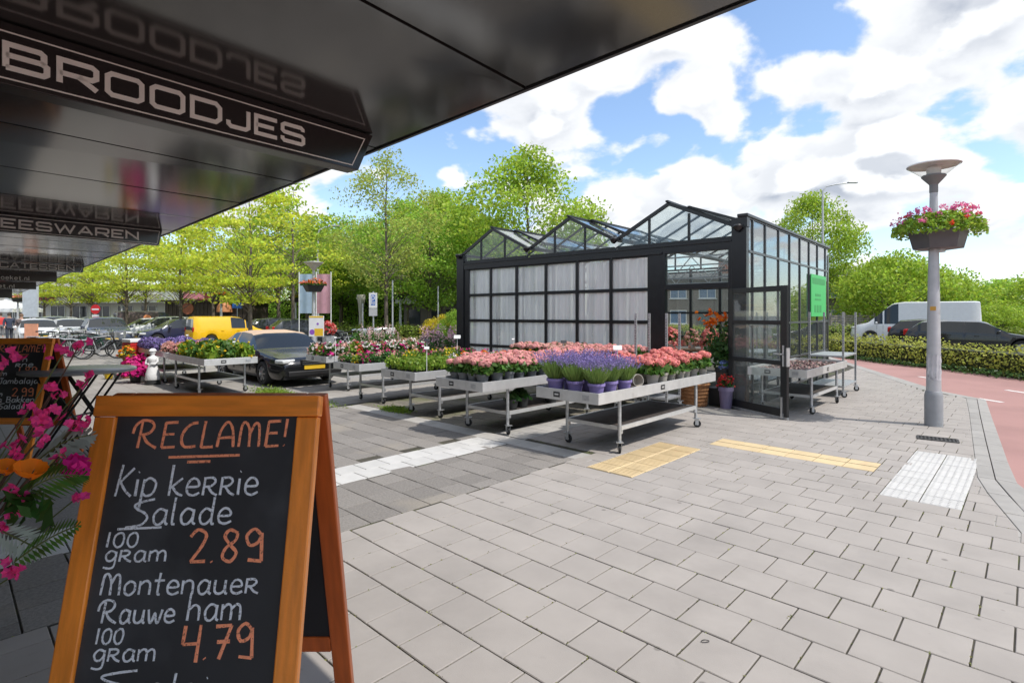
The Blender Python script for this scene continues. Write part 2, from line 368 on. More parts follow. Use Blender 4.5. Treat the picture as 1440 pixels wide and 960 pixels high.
# older exposed-aggregate tiles west of the pale strip, and mossy ones under the trolleys
fld = MB(); mos = MB()
for j in range(-20, 54):
    y0 = -.92+j*.3035
    for k in range(-4, 24):
        x0 = -3.905-(k+1)*.3045-(.152 if j % 2 else 0); x1 = x0+.3045
        if x1 > -3.905: x1 = -3.905
        if x0 < -9.4 or x1-x0 < .05 or y0 > 9.7: continue
        y1 = y0+.3035; cx, cy = (x0+x1)/2, (y0+y1)/2
        if -5.58 < cx < -5.0 and cy < 8.2: continue
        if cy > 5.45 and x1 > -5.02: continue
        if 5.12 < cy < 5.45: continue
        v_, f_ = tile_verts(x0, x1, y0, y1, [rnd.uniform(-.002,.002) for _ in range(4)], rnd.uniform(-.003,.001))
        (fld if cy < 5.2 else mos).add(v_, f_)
stuff(fld.build('old_tile_field', old_f, pavement)); stuff(mos.build('mossy_tile_field', moss_f, pavement))
def tile_at(x0, x1, y0, y1, m, name, z=0):
    v_, f_ = tile_verts(-(x1-x0)/2, (x1-x0)/2, -(y1-y0)/2, (y1-y0)/2, [rnd.uniform(-.001,.001) for _ in range(4)]); q = MB(); q.add(v_, f_)
    return link(name, q.mesh(name, m), pavement, ((x0+x1)/2, (y0+y1)/2, z+rnd.uniform(-.001,.001)))
for j in range(-8, 18):                                               # white crossing band
    y0 = .18+j*.3035
    for k, x0 in enumerate((-5.575, -5.29)):
        yy = y0+(.15 if k else 0)
        if yy > 5.06: continue
        tile_at(x0, x0+.285, yy, min(yy+.3035, 5.135), white_t, 'white_tile')
for k in range(18):                                                   # pale strip in front of the trolleys
    x0 = -9.2+k*.3045
    tile_at(x0, x0+.3045, 5.14, 5.45, grey_t, 'pale_tile')
for j in range(9):
    for x0 in (-5.575, -5.29): tile_at(x0, x0+.285, 5.48+j*.3035, 5.48+(j+1)*.3035, grey_t, 'pale_tile')
for k in range(2):                                                    # yellow ribbed tactile tiles
    for j in range(6):
        x0 = -3.60+k*.29; y0 = 4.97+j*.275; o = tile_at(x0, x0+.29, y0, y0+.275, yel_t, 'tactile_tile')
        q = MB()
        for i in range(6): q.bb(-.125, .125, -.12+i*.046-.008, -.12+i*.046+.008, 0, .004)
        q.build('ridges', yel_t, o)
for k in range(6):
    x0 = -3.07+k*.305; o = tile_at(x0, x0+.305, 6.96, 7.40, yel_t, 'tactile_tile')
    q = MB(); q.bb(-.15,.15,.0,.006,-.002,.0025); q.build('groove', joint, o)
for k in range(2):                                                    # white studded tactile tiles
    for j in range(8):
        x0 = -1.05+k*.305; y0 = 6.12+j*.2875; o = tile_at(x0, x0+.305, y0, y0+.2875, white_t, 'stud_tile')
        q = MB()
        for a in range(5):
            for b in range(5):
                q.lathe([(.015,0),(.010,.0045)], 6, (-.116+a*.058, -.112+b*.056, 0))
        q.build('studs', white_t, o)
# kerb stones: a flat edging strip and the outer kerb
kerb_m = pm('kerb_concrete', (.31,.295,.275), .85, var=.1, scale=5, bump=.25, bscale=120, rnd=.07, dirt=((.27,.25,.22), 5, .6, .5))
kerb = struct(link('kerb', None)); 
def strip(A, B, z0, z1, step, name, y0, y1):
    y = y0
    while y < y1:
        ya = y+.004; yb = min(y+step, y1)-.004
        a0, a1, b0, b1 = interp(ya,A)+.004, interp(yb,A)+.004, interp(ya,B)-.004, interp(yb,B)-.004
        q = MB(); c = 4e-3
        q.add([(a0,ya,-.15),(b0,ya,-.15),(b1,yb,-.15),(a1,yb,-.15),(a0,ya,z0),(b0,ya,z1),(b1,yb,z1),(a1,yb,z0)],
              [(3,2,1,0),(4,5,6,7),(0,1,5,4),(1,2,6,5),(2,3,7,6),(3,0,4,7)])
        q.build(name, kerb_m, kerb, bevel=.004); y += step
strip(INNER, MID, .001, .0, .60, 'edging_stone', 1.5, 14.4)
strip([(y, x-.16) for y, x in INNER], [(y, x+.006) for y, x in INNER], -.0045, -.0045, .60, 'edging_bed', 1.5, 14.4)
strip(MID, OUTER, .004, -.004, 1.0, 'kerb_stone', 1.5, 14.4)
strip(INNER, OUTER, .002, .0, .9, 'kerb_stone', 14.42, 30)
# cast-iron drain grate
dr = thing('drain_grate', 'dark slotted iron drain grate in the paving below the lamp post', 'drain', (-.93,9.36,.0), R(8))
q = MB(); q.bb(-.22,.22,-.13,.13,-.02,.004); fr_ = pm('cast_iron', (.055,.052,.05), .7, metal=.3, var=.3, scale=30)
q2 = MB()
for s in (-1,1): q2.bb(-.22,.22,s*.12-.015,s*.12+.015,-.02,.010); q2.bb(s*.215-.015,s*.215+.015,-.105,.105,-.02,.010)
for i in range(9): q2.bb(-.185+i*.0435,-.185+i*.0435+.022,-.105,.105,-.01,.008)
dk = pm('pit_dark', (.008,.008,.008), .9); q.build('pit', dk, dr); q2.build('grating', fr_, dr)
# litter: small dark rubber band
q = MB(); q.tube([(.035*math.cos(a)*(1-.3*math.sin(a)), .018*math.sin(a), .005) for a in [i*2*math.pi/16 for i in range(17)]], .003, 5, cap=False)
o = q.build('rubber_band', RUBBER, None, True); o.location = (-1.23,2.74,0); o.rotation_euler=(0,0,.9); o.scale=(.6,.6,.6); tag(o, 'small black rubber band lying on a paving tile', 'litter')
# ================================================================ CANOPY, SHOP, HANGING SIGNS
soffit_m = pm('soffit_gloss', (.024,.0235,.023), .12, var=.25, scale=1.2, spec=1.0, bump=.012, bscale=3, rnd=.12)
edge_m = pm('canopy_edge', (.055,.057,.06), .4, metal=.6)
CZ = 2.7
def cedge(x): return 1.751-x*.0215
can = thing('shop_canopy', 'long glossy dark grey metal canopy projecting over the pavement', 'canopy')
seams = [.55, -.28, -1.62, -2.86, -4.02, -5.16, -6.29, -7.42]+[-7.42-1.14*i for i in range(1, 25)]
tn = math.tan(R(5))
rnd = random.Random(9)
for a, b in zip(seams, seams[1:]):
    q = MB(); g_ = .007; Y0 = -2.6
    xs = []
    def X(s, y): return s - (y-1.8)*tn
    A_, B_ = a-g_, b+g_; dz = rnd.uniform(-.006,.006)
    ya, yb = cedge(A_)-.002, cedge(B_)-.002
    v = [(X(A_,ya),ya,CZ+dz*.4),(X(B_,yb),yb,CZ+.002-dz*.4),(X(B_,Y0),Y0,CZ+.002+dz),(X(A_,Y0),Y0,CZ-dz)]
    q.add(v+[(p_[0],p_[1],CZ+.05) for p_ in v], [(0,1,2,3),(7,6,5,4),(0,4,5,1),(1,5,6,2),(2,6,7,3),(3,7,4,0)])
    q.build('soffit_panel', soffit_m, can)
q = MB(); xa, xb = .65, -34.7  # unseen east end, cut short so open sky lights the chalkboard
q.add([(xa,cedge(xa)+.0,CZ-.006),(xb,cedge(xb)+.0,CZ-.006),(xb,cedge(xb)+.018,CZ-.006),(xa,cedge(xa)+.018,CZ-.006),(xa,cedge(xa),CZ+.34),(xb,cedge(xb),CZ+.34),(xb,cedge(xb)+.018,CZ+.34),(xa,cedge(xa)+.018,CZ+.34)],
      [(0,1,2,3),(7,6,5,4),(0,4,5,1),(1,5,6,2),(2,6,7,3),(3,7,4,0)])
q.build('fascia', edge_m, can)
q = MB(); q.bb(xb,xa,-2.62,1.74,CZ+.06,CZ+.10); q.build('deck', pm('seam_dark',(.01,.01,.01),.8), can)
q = MB(); q.bb(xb,xa,-2.62,1.72,CZ+.34,CZ+.38); q.build('roof', pm('roof_felt',(.07,.07,.07),.9), can)
# unseen shop behind the camera; carries the canopy, made pale to bounce fill light
shop = thing('shop_building', 'unseen shop front below the canopy, made pale to bounce light', 'building', (0,-2.6,0))
brick_m = brickm('shop_brick', (.20,.10,.07), (.15,.075,.055), (.25,.23,.2), .21, .065)
q = MB(); q.bb(-34.6,.5,-8,-.06,0,4.6); q.build('wall', pm('shop_bounce_render',(.66,.64,.60),.8,var=.06), shop)
gsh = pm('shop_window_bounce', (.42,.41,.39), .08, spec=.6, var=.25, scale=1.5)  # opaque pale panes instead of dark glass, to bounce light under the canopy
for i in range(10):
    x0 = -33.5+i*3.3; q = MB(); q.bb(x0+.06,x0+2.44,-.06,-.03,.46,2.34); wn = q.build('display_window', gsh, shop)
    q = MB(); q.bb(x0,x0+2.5,-.06,.0,.4,.46); q.bb(x0,x0+2.5,-.06,.0,2.34,2.4); q.bb(x0,x0+.06,-.06,.0,.46,2.34); q.bb(x0+2.44,x0+2.5,-.06,.0,.46,2.34); q.build('frame', BLACK, wn)
# --- lettering: monoline squared capitals as flat mitred ribbons
def ribbon(mb, pts, wd, y=0.0, closed=False, t=.004, mi=0):
    """flat ribbon in local x,z, proud of the face by t along -y"""
    P_ = [Vector((p_[0], p_[1])) for p_ in pts]; n = len(P_); L_, R_ = [], []
    for i in range(n):
        a = P_[i-1] if (i > 0 or closed) else None; b = P_[(i+1) % n] if (i < n-1 or closed) else None
        d1 = (P_[i]-a).normalized() if a is not None else None; d2 = (b-P_[i]).normalized() if b is not None else None
        if d1 is None: d1 = d2
        if d2 is None: d2 = d1
        n1 = Vector((-d1.y, d1.x)); n2 = Vector((-d2.y, d2.x)); mt = (n1+n2)
        mt = mt.normalized() if mt.length > 1e-6 else n1
        k = wd/2/max(.45, mt.dot(n1)); L_.append(P_[i]+mt*k); R_.append(P_[i]-mt*k)
    vs = [(q_.x, y-t, q_.y) for q_ in L_]+[(q_.x, y-t, q_.y) for q_ in R_]+[(q_.x, y, q_.y) for q_ in L_]+[(q_.x, y, q_.y) for q_ in R_]
    fs = []
    for i in range(n if closed else n-1):
        j = (i+1) % n; fs += [(i, n+i, n+j, j), (i, j, 2*n+j, 2*n+i), (n+j, n+i, 3*n+i, 3*n+j)]
    mb.add(vs, fs, mi)
c_ = .14
GL = {  # width, strokes; 'c' marks a closed loop
 'B': (1.15, [[(0,0),(0,1),(.9,1),(1,.9),(1,.62),(.92,.54)],[(0,.53),(.95,.53),(1.08,.42),(1.08,.1),(.98,0),(0,0)]]),
 'R': (1.15, [[(0,-.06),(0,1),(.95,1),(1.08,.88),(1.08,.52),(.95,.4),(0,.4)],[(.55,.4),(1.1,-.05)]]),
 'O': (1.2, ['c',[(c_,0),(0,c_),(0,1-c_),(c_,1),(1.12-c_,1),(1.12,1-c_),(1.12,c_),(1.12-c_,0)]]),
 'D': (1.2, ['c',[(0,0),(0,1),(.95,1),(1.12,.8),(1.12,.2),(.95,0)]]),
 'J': (.95, [[(0,.3),(0,.12),(.12,0),(.75,0),(.88,.12),(.88,1.06)]]),
 'E': (1.0, [[(1,1),(0,1),(0,0),(1,0)],[(0,.5),(.85,.5)]]),
 'S': (1.12, [[(1.05,.78),(1.05,.9),(.95,1),(.12,1),(0,.9),(0,.62),(.1,.52),(.98,.48),(1.08,.38),(1.08,.1),(.98,0),(.1,0),(0,.1),(0,.24)]]),
 'V': (1.15, [[(0,1.05),(.55,0),(1.1,1.05)]]), 'L': (.95, [[(0,1.06),(0,0),(.95,0)]]),
 'W': (1.6, [[(0,1.05),(.38,0),(.78,.9),(1.18,0),(1.56,1.05)]]),
 'A': (1.2, [[(0,-.05),(.55,1),(.62,1),(1.16,-.05)],[(.24,.28),(.93,.28)]]),
 'N': (1.15, [[(0,-.06),(0,1),(1.08,0),(1.08,1.06)]]), 'C': (1.1, [[(1.05,.75),(1.05,.9),(.93,1),(.14,1),(0,.88),(0,.12),(.14,0),(.93,0),(1.05,.1),(1.05,.25)]]),
 'T': (1.05, [[(0,1),(1.05,1)],[(.525,1),(.525,-.06)]]), 'I': (.1, [[(0,-.06),(0,1.06)]]),
 'o': (.72, ['c',[(.2,0),(.03,.12),(0,.33),(.03,.55),(.2,.68),(.45,.68),(.62,.55),(.65,.33),(.62,.12),(.45,0)]]),
 'e': (.72, [[(.62,.1),(.45,0),(.2,0),(.03,.12),(0,.33),(.03,.55),(.2,.68),(.45,.68),(.62,.55),(.65,.35),(0,.35)]]),
 'k': (.65, [[(0,-.05),(0,1.05)],[(.55,.7),(.05,.33)],[(.2,.45),(.6,-.03)]]),
 't': (.5, [[(.15,.95),(.15,.1),(.25,0),(.45,0)],[(-.05,.66),(.42,.66)]]), '.': (.2, [[(0,.0),(.12,.0)]]),
 'n': (.68, [[(0,-.05),(0,.7)],[(0,.5),(.2,.68),(.42,.68),(.56,.55),(.56,-.05)]]), 'l': (.18, [[(0,-.05),(0,1.05)]]), 'P': (1.05, [[(0,-.06),(0,1),(.85,1),(1,.88),(1,.52),(.85,.4),(0,.4)]]),
}
def lettering(s, x0, x1, z0, h, wd, y):
    """letters run from x0 to x1 (local x), cap height h from z0"""
    gap = .28; W_ = sum(GL[ch][0] for ch in s)+gap*(len(s)-1); k = (x1-x0)/W_; mb = MB(); x = x0
    for ch in s:
        gw, st = GL[ch]; closed = False
        for pl in st:
            if pl == 'c': closed = True; continue
            ribbon(mb, [(x+p_[0]*k, z0+p_[1]*h) for p_ in pl], wd, y, closed); closed = False
        x += (gw+gap)*k
    return mb
sign_m = pm('sign_black', (.010,.0095,.009), .22, var=.15, spec=.5); lett = pm('sign_white', (.84,.81,.77), .5, var=.04)
brown_m = pm('sign_brown', (.030,.022,.018), .3)
def hang_sign(E, length, slant, h, txt, tx0, tx1, tz0, th, wd, label, border=True, m=sign_m):
    # local x runs from the outer tip towards the shop in the NEGATIVE direction, so that text reads left to right from the camera side
    t = thing('hanging_sign', label, 'sign', (E[0], E[1], CZ), R(90+5), 'black signs hanging under the canopy')
    # local +x points outwards (towards the tip); face seen from the camera is local -y
    q = MB(); pts = [(-length,-h),(-slant,-h),(0,-.003),(-length,-.003)]; T = .10
    q.add([(x,0,z) for x,z in pts]+[(x,T,z) for x,z in pts], [(0,1,2,3),(7,6,5,4),(0,4,5,1),(1,5,6,2),(2,6,7,3),(3,7,4,0)])
    q.build('panel', m, t, bevel=.003)
    if border:
        q = MB(); ribbon(q, [(-length,-.037),(-.057,-.037),(-.137,-(h-.02))] if slant > .06 else [(-length,-.02),(-.03,-.02),(-.055,-(h-.015))], .005, 0, t=.002)
        ribbon(q, [(-.134 if slant > .06 else -.055,-(h-.02) if slant > .06 else -(h-.015)),(-length,-(h-.02) if slant > .06 else -(h-.015))], .005, 0, t=.002); q.build('border_line', lett, t)
    lettering(txt, tx0, tx1, tz0, th, wd, 0).build('lettering', lett, t)
    for x in (-.3, -length+.3): q = MB(); q.bb(x-.02,x+.02,.03,.07,-.004,.06); q.build('bracket', edge_m, t)
    return t
hang_sign((-2.66,1.66), 2.2, .096, .216, 'BROODJES', -1.518, -.418, -.158, .080, .018, 'black arrow-ended sign lettered BROODJES, nearest under the canopy')
hang_sign((-7.46,1.80), 2.3, .034, .183, 'VLEESWAREN', -1.681, -.243, -.135, .078, .018, 'black sign lettered VLEESWAREN, second under the canopy')
hang_sign((-13.96,1.99), 2.3, .02, .150, 'DELICATESSEN', -1.71, -.16, -.117, .088, .018, 'black sign lettered DELICATESSEN, third under the canopy')
hang_sign((-17.7,1.98), 2.0, .0, .19, 'oeket.nl', -1.03, -.52, -.165, .085, .016, 'dark brown sign with white web address just beyond the third sign', False, brown_m)
hang_sign((-22.5,2.02), 2.0, .0, .22, 'ket.nl', -.97, -.50, -.19, .10, .018, 'dark brown sign with part of a web address, fifth under the canopy', False, brown_m)
t = thing('hanging_sign', 'plain dark sign far along the canopy, beyond the web address signs', 'sign', (-31.5,2.05,CZ), R(95), 'black signs hanging under the canopy')
q = MB(); q.bb(-1.8,0,0,.1,-.30,0); q.build('panel', pm('sign_grey',(.10,.095,.09),.4), t)
t = thing('yellow_sign', 'small black and yellow shop sign at the far end of the canopy', 'sign', (-33.8,1.25,CZ), R(95))
q = MB(); q.bb(-2.2,0,0,.15,-.75,-.1); q.build('panel', sign_m, t); q = MB(); q.bb(-2.1,-.1,-.012,0,-.45,-.22); q.bb(-2.1,-.9,-.012,0,-.68,-.52); q.build('yellow_band', pm('sign_yellow',(.75,.45,.02),.5), t)
# ================================================================ GREENHOUSE
GT = R(2.2); GO = Vector((-4.04, 9.98, 0))
gh = thing('greenhouse', 'black framed glass greenhouse shop with three gabled bays', 'greenhouse', GO, GT)
def gw(x, y, z=0): return Vector((GO.x+x*math.cos(GT)-y*math.sin(GT), GO.y+x*math.sin(GT)+y*math.cos(GT), z))
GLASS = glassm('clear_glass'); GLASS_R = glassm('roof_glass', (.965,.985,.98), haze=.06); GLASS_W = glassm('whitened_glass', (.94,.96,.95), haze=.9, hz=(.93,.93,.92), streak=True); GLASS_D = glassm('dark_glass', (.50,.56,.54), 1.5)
GXL, GXR, GD = -7.33, .33, 6.55
def bar(name, *boxes, par=None, m=None, bevel=.004):
    q = MB()
    for b in boxes: q.bb(*b)
    return q.build(name, m or BLACK, par or gh, bevel=bevel)
# posts
for n, (x0, x1, y0, y1) in dict(a=(.06,.325,.0,.14), b=(GXL,-7.06,0,.14), c=(GXL,-7.2,GD-.14,GD), d=(.19,.325,GD-.14,GD), e=(-1.60,-1.30,.0,.12)).items():
    bar('corner_post', (x0,x1,y0,y1,0,3.28 if x0 != -1.60 else 2.93))
bar('header_beam', (-7.06,.06,.01,.13,2.93,3.08)); bar('header_cap', (-7.06,.06,-.012,.01,3.04,3.075)); bar('track_rail', (-7.0,-1.3,-.03,.01,2.90,2.945))
bar('filler_panel', (-7.06,-6.90,.03,.10,0,2.93))
bar('base_sill', (-6.90,-1.60,.03,.12,0,.20))
# front sliding screen: 6 x 4 panes
MX = [-6.90,-6.07,-5.19,-4.27,-3.38,-2.50,-1.60]; MZ = [.20,.89,1.54,2.21,2.90]
for i, x in enumerate(MX):
    q = MB(); q.bb(x-.032,x+.032,.02,.10,.20,2.90)
    if i < 6: q.bb(x+.10,x+.125,.14,.18,.20,2.90)
    q.build('mullion', BLACK, gh)
for z in MZ:
    q = MB(); h = .035 if .3 < z < 2.8 else .03
    for a, b in zip(MX, MX[1:]): q.bb(a+.032,b-.032,.025,.095,z-h,z+h)
    q.build('rail', BLACK, gh)
for a, b in zip(MX, MX[1:]):
    for c, d in zip(MZ, MZ[1:]):
        q = MB(); q.bb(a+.032,b-.032,.055,.061,c+.03,d-.03); q.build('pane', GLASS_W, gh)
# doorway frame with transom window
bar('door_frame', (-1.30,-1.24,.0,.12,0,2.93), (-.0,.06,.0,.12,0,2.93), (-1.24,.0,.0,.12,2.19,2.29), (-1.24,.0,.0,.12,2.90,2.93))
q = MB(); q.bb(-1.24,.0,.05,.056,2.29,2.90); q.build('transom_pane', GLASS, gh)
# open door leaf
dv = Vector((1.16,-.58)); da = math.atan2((-2.88+4.04)*0-.0, 1); 
wl = Vector((-2.88+4.04, 9.40-9.98)); la = math.atan2(wl.y, wl.x)-GT; DW = wl.length
door = link('door', None, gh, (.045,-.02,0), la)
q = MB(); q.bb(.0,.09,-.025,.025,.04,2.17); q.bb(DW-.13,DW,-.025,.025,.04,2.17)
for z0, z1 in ((.04,.17),(.87,.945),(1.53,1.60),(2.08,2.17)): q.bb(.09,DW-.13,-.024,.024,z0,z1)
q.build('door_frame', BLACK, door, bevel=.004)
for z0, z1 in ((.17,.87),(.945,1.53),(1.60,2.08)):
    q = MB(); q.bb(.09,DW-.13,-.004,.004,z0,z1); q.build('door_pane', GLASS_D if False else GLASS, door)
q = MB(); q.bb(DW-.075,DW-.045,-.04,-.025,.86,1.20); q.beam((DW-.06,-.04,1.06),(DW-.06,-.085,1.06),.02,.02); q.beam((DW-.06,-.085,1.06),(DW-.20,-.085,1.06),.022,.022)
q.bb(DW-.01,DW+.012,-.03,.03,.86,1.16); q.build('handle', ALU, door)
q = MB(); q.bb(DW-.10,DW-.075,-.05,-.025,.05,.36); q.bb(DW-.10,DW-.06,-.055,-.02,.02,.10); q.build('floor_bolt', ALU, door)
q = MB(); q.bb(0,DW,-.02,.02,.0,.04); q.build('brush_strip', GALV, door)
# gables, rafters, gutters, ridges
GUT = [-7.21,-4.80,-2.38,.19]; PK = [-6.02,-3.60,-1.19]; ZG, ZP = 3.30, 3.90
for i, pk in enumerate(PK):
    a, b = GUT[i], GUT[i+1]
    for gy, nm in ((.06,'front'), (GD-.06,'back')):
        q = MB(); q.beam((a+.03,gy,ZG),(pk,gy,ZP),.05,.07); q.beam((pk,gy,ZP),(b-.03,gy,ZG),.05,.07); q.build('rafter', BLACK, gh)
        q = MB(); q.bb(a+.05,b-.05,gy-.03,gy+.03,3.085,3.14)
        for x in (pk-.42, pk+.42):
            zt = ZP-(abs(x-pk))/(pk-a)*(ZP-ZG)-.03; q.bb(x-.022,x+.022,gy-.02,gy+.02,3.14,zt)
        q.build('gable_bar', BLACK, gh)
        for x0, x1 in ((a+.05,pk-.445),(pk-.395,pk+.395),(pk+.445,b-.05)):
            def zt(x): return ZP-abs(x-pk)/((pk-a) if x < pk else (b-pk))*(ZP-ZG)-.035
            pts = [(x0,3.14),(x1,3.14),(x1,max(zt(x1),3.16))]+([(pk,zt(pk))] if x0 < pk < x1 else [])+[(x0,max(zt(x0),3.16))]
            q = MB(); q.add([(x,gy-.003,z) for x,z in pts]+[(x,gy+.003,z) for x,z in pts], [tuple(range(len(pts))), tuple(reversed(range(len(pts),2*len(pts))))]); q.build('gable_pane', GLASS_R, gh)
    q = MB(); q.bb(pk-.03,pk+.03,-.03,GD+.03,ZP+.02,ZP+.06); q.build('ridge', BLACK, gh, bevel=.006)
    # sloping roof panes with glazing bars
    for s in (0, 1):
        e = a if s == 0 else b; np_ = 8
        for k in range(np_+1):
            y = .10+k*(GD-.2)/np_
            if k in (0, np_): continue
            q = MB(); q.beam((e+(.06 if s == 0 else -.06),y,ZG+.03),(pk,y,ZP+.01),.03,.045); q.build('glazing_bar', BLACK, gh)
        for k in range(np_):
            y0 = .10+k*(GD-.2)/np_+.018; y1 = .10+(k+1)*(GD-.2)/np_-.018; x0 = e+(.05 if s == 0 else -.05); up = .0
            if s == 1 and k in (1, 2, 3): continue
            q = MB(); q.add([(x0,y0,ZG+.045),(x0,y1,ZG+.045),(pk,y1,ZP+.03),(pk,y0,ZP+.03)]+[(x0,y0,ZG+.051),(x0,y1,ZG+.051),(pk,y1,ZP+.036),(pk,y0,ZP+.036)], [(0,1,2,3),(7,6,5,4)]); q.build('roof_pane', GLASS_R, gh)
        if s == 1:   # raised roof vent
            y0, y1 = .10+1*(GD-.2)/np_, .10+4*(GD-.2)/np_
            lo = Vector((b-.16,0,ZG+.21)); hi = Vector((pk+.06,0,ZP+.055))
            vent = link('roof_vent', None, gh)
            q = MB()
            for y in (y0, y1): q.beam((lo.x,y,lo.z),(hi.x,y,hi.z),.05,.05)
            q.beam((lo.x,y0-.025,lo.z),(lo.x,y1+.025,lo.z),.06,.055); q.beam((hi.x,y0-.025,hi.z),(hi.x,y1+.025,hi.z),.05,.04)
            q.beam((lo.x,y0+.1,lo.z),(lo.x-.02,y0+.1,ZG+.07),.015,.015); q.beam((lo.x,y1-.1,lo.z),(lo.x-.02,y1-.1,ZG+.07),.015,.015)
            q.build('vent_frame', BLACK, vent)
            q = MB(); q.add([(lo.x,y0,lo.z),(lo.x,y1,lo.z),(hi.x,y1,hi.z),(hi.x,y0,hi.z)],[(0,1,2,3)]); q.build('vent_pane', GLASS_R, vent)
for i, x in enumerate(GUT):
    q = MB(); q.bb(x-.09,x+.09,-.02,GD+.02,ZG-.03,ZG+.035); q.build('gutter', BLACK, gh, bevel=.01)
    q = MB(); q.lathe([(.02,-.10),(.075,-.05),(.085,0),(.06,.03)], 10, (x,-.045,ZG), M=None); q.build('gutter_end', BLACK, gh, True)
# right-hand side wall (glazed) with rails
SY = [.0,.36,1.10,1.98,2.80,3.64,4.47,5.30,6.17,6.50]; SZ = [.16,.76,1.52,2.85,3.46]
SIDE = pm('side_bar_paint', (.07,.078,.085), .35, metal=.3)
for y in SY[1:-1]:
    q = MB(); q.bb(.285,.335,y-.022,y+.022,.0,3.46); q.build('side_mullion', SIDE, gh)
for z in SZ:
    q = MB()
    for a, b in zip(SY, SY[1:]): q.bb(.288,.332,(a+.022 if a else .14),b-.022,z-.022,z+.022)
    q.build('side_rail', SIDE, gh)
q = MB(); q.bb(.17,.36,-.03,GD+.03,3.462,3.52); q.build('eaves_trim', BLACK, gh, bevel=.01); 
q = MB(); q.bb(.06,.34,-.005,.14,3.283,3.46); q.build('post_cap', BLACK, gh)
for a, b in zip(SY, SY[1:]):
    for c, d in zip(SZ, SZ[1:]):
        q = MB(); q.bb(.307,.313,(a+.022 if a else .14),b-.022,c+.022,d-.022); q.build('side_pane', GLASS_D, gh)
# left and rear walls
for y in [1.1,2.2,3.3,4.4,5.5]:
    q = MB(); q.bb(-7.33,-7.28,y-.022,y+.022,0,3.28); q.build('side_mullion', BLACK, gh)
for z in (.2,1.54,2.88):
    q = MB(); q.bb(-7.328,-7.282,.14,GD-.14,z-.02,z+.02); q.build('side_rail', BLACK, gh)
for a, b in zip([.14,1.1,2.2,3.3,4.4,5.5],[1.1,2.2,3.3,4.4,5.5,GD-.14]):
    q = MB(); q.bb(-7.308,-7.302,a+.022,b-.022,.22,3.26); q.build('side_pane', GLASS, gh)
BX = [-7.2+i*.925 for i in range(9)]
for x in BX[1:-1]: bar('rear_mullion', (x-.04,x+.04,GD-.1,GD-.02,0,3.08))
for z in (.18,1.0,1.75,2.5,3.03): bar('rear_rail', (-7.2,.19,GD-.09,GD-.03,z-.03,z+.03))
for a, b in zip(BX, BX[1:]):
    q = MB(); q.bb(a+.04,b-.04,GD-.063,GD-.057,.2,3.0); q.build('rear_pane', GLASS, gh)
# lattice trusses across the bays
trm = pm('truss_grey', (.42,.43,.43), .5, metal=.5)
for y in (2.2, 4.4):
    q = MB(); q.beam((-7.2,y,3.05),(.2,y,3.05),.035,.035); q.beam((-7.2,y,2.55),(.2,y,2.55),.035,.035)
    for i in range(16):
        x = -7.2+i*.4625; q.beam((x,y,2.55 if i % 2 else 3.05),(x+.4625,y,3.05 if i % 2 else 2.55),.018,.018)
    q.build('truss', trm, gh)
fanr = link('fan', None, gh, (-1.0,4.36,2.6))
q = MB(); q.lathe([(.17,-.06),(.2,-.03),(.2,.03),(.17,.06)], 20, M=Matrix.Rotation(R(90),3,'X')); q.build('cage', GALV, fanr)
# slatted blind behind the right-hand wall
q = MB()
for i in range(26):
    z = 1.56+i*.05; q.add([(.20,1.2,z),(.25,1.2,z+.02),(.25,4.4,z+.02),(.20,4.4,z)],[(0,1,2,3)])
o = q.build('slatted_blind', pm('blind_slat',(.10,.105,.10),.6), None); o.location = GO; o.rotation_euler=(0,0,GT); tag(o, 'dark horizontal slatted blind inside the right-hand glazed wall', 'blind')
# green sign on the right-hand wall
sg = thing('green_sign', 'bright green rectangular shop sign on the right glass wall of greenhouse', 'sign', gw(.345,4.49,1.65), GT)
q = MB(); q.bb(0,.02,0,1.53,0,1.03); q.build('board', pm('sign_green',(.05,.47,.12),.45,var=.03), sg)
dg = pm('sign_dark_green',(.035,.30,.08),.5); q = MB(); q.bb(.02,.023,.12,1.40,.80,.95); q.bb(.02,.023,.40,.95,.50,.56); q.bb(.02,.023,.35,1.0,.40,.44)
for i in range(3): q.bb(.02,.023,.3+i*.27,.48+i*.27,.10,.28)
q.build('print', dg, sg)
# curtains inside the front screen
curt = pm('curtain_white', (.93,.93,.91), .85, var=.03, scale=1.2, trans=.68)
for i, (a, b) in enumerate(zip(MX, MX[1:])):
    q = MB(); rr = random.Random(i); n = 46; ph = rr.uniform(0,6); vs = []; fs = []
    for k in range(n+1):
        x = a+.06+(b-a-.05)*k/n; y = .30+.020*math.sin(k*.52+ph)+.012*math.sin(k*.23+ph*2)+.004*math.sin(k*1.3+ph)
        vs += [(x,y,.12),(x,y*1.01,2.86)]
        if k: fs.append((2*k-2,2*k,2*k+1,2*k-1))
    q.add(vs, fs); o = q.build('curtain', curt, None, True, 0); o.location = GO; o.rotation_euler = (0,0,GT)
    tag(o, 'white gathered curtain, %s behind the front glazing of greenhouse' % ['leftmost','second from left','third from left','third from right','second from right','rightmost'][i], 'curtain', 'curtains behind the front glazing')
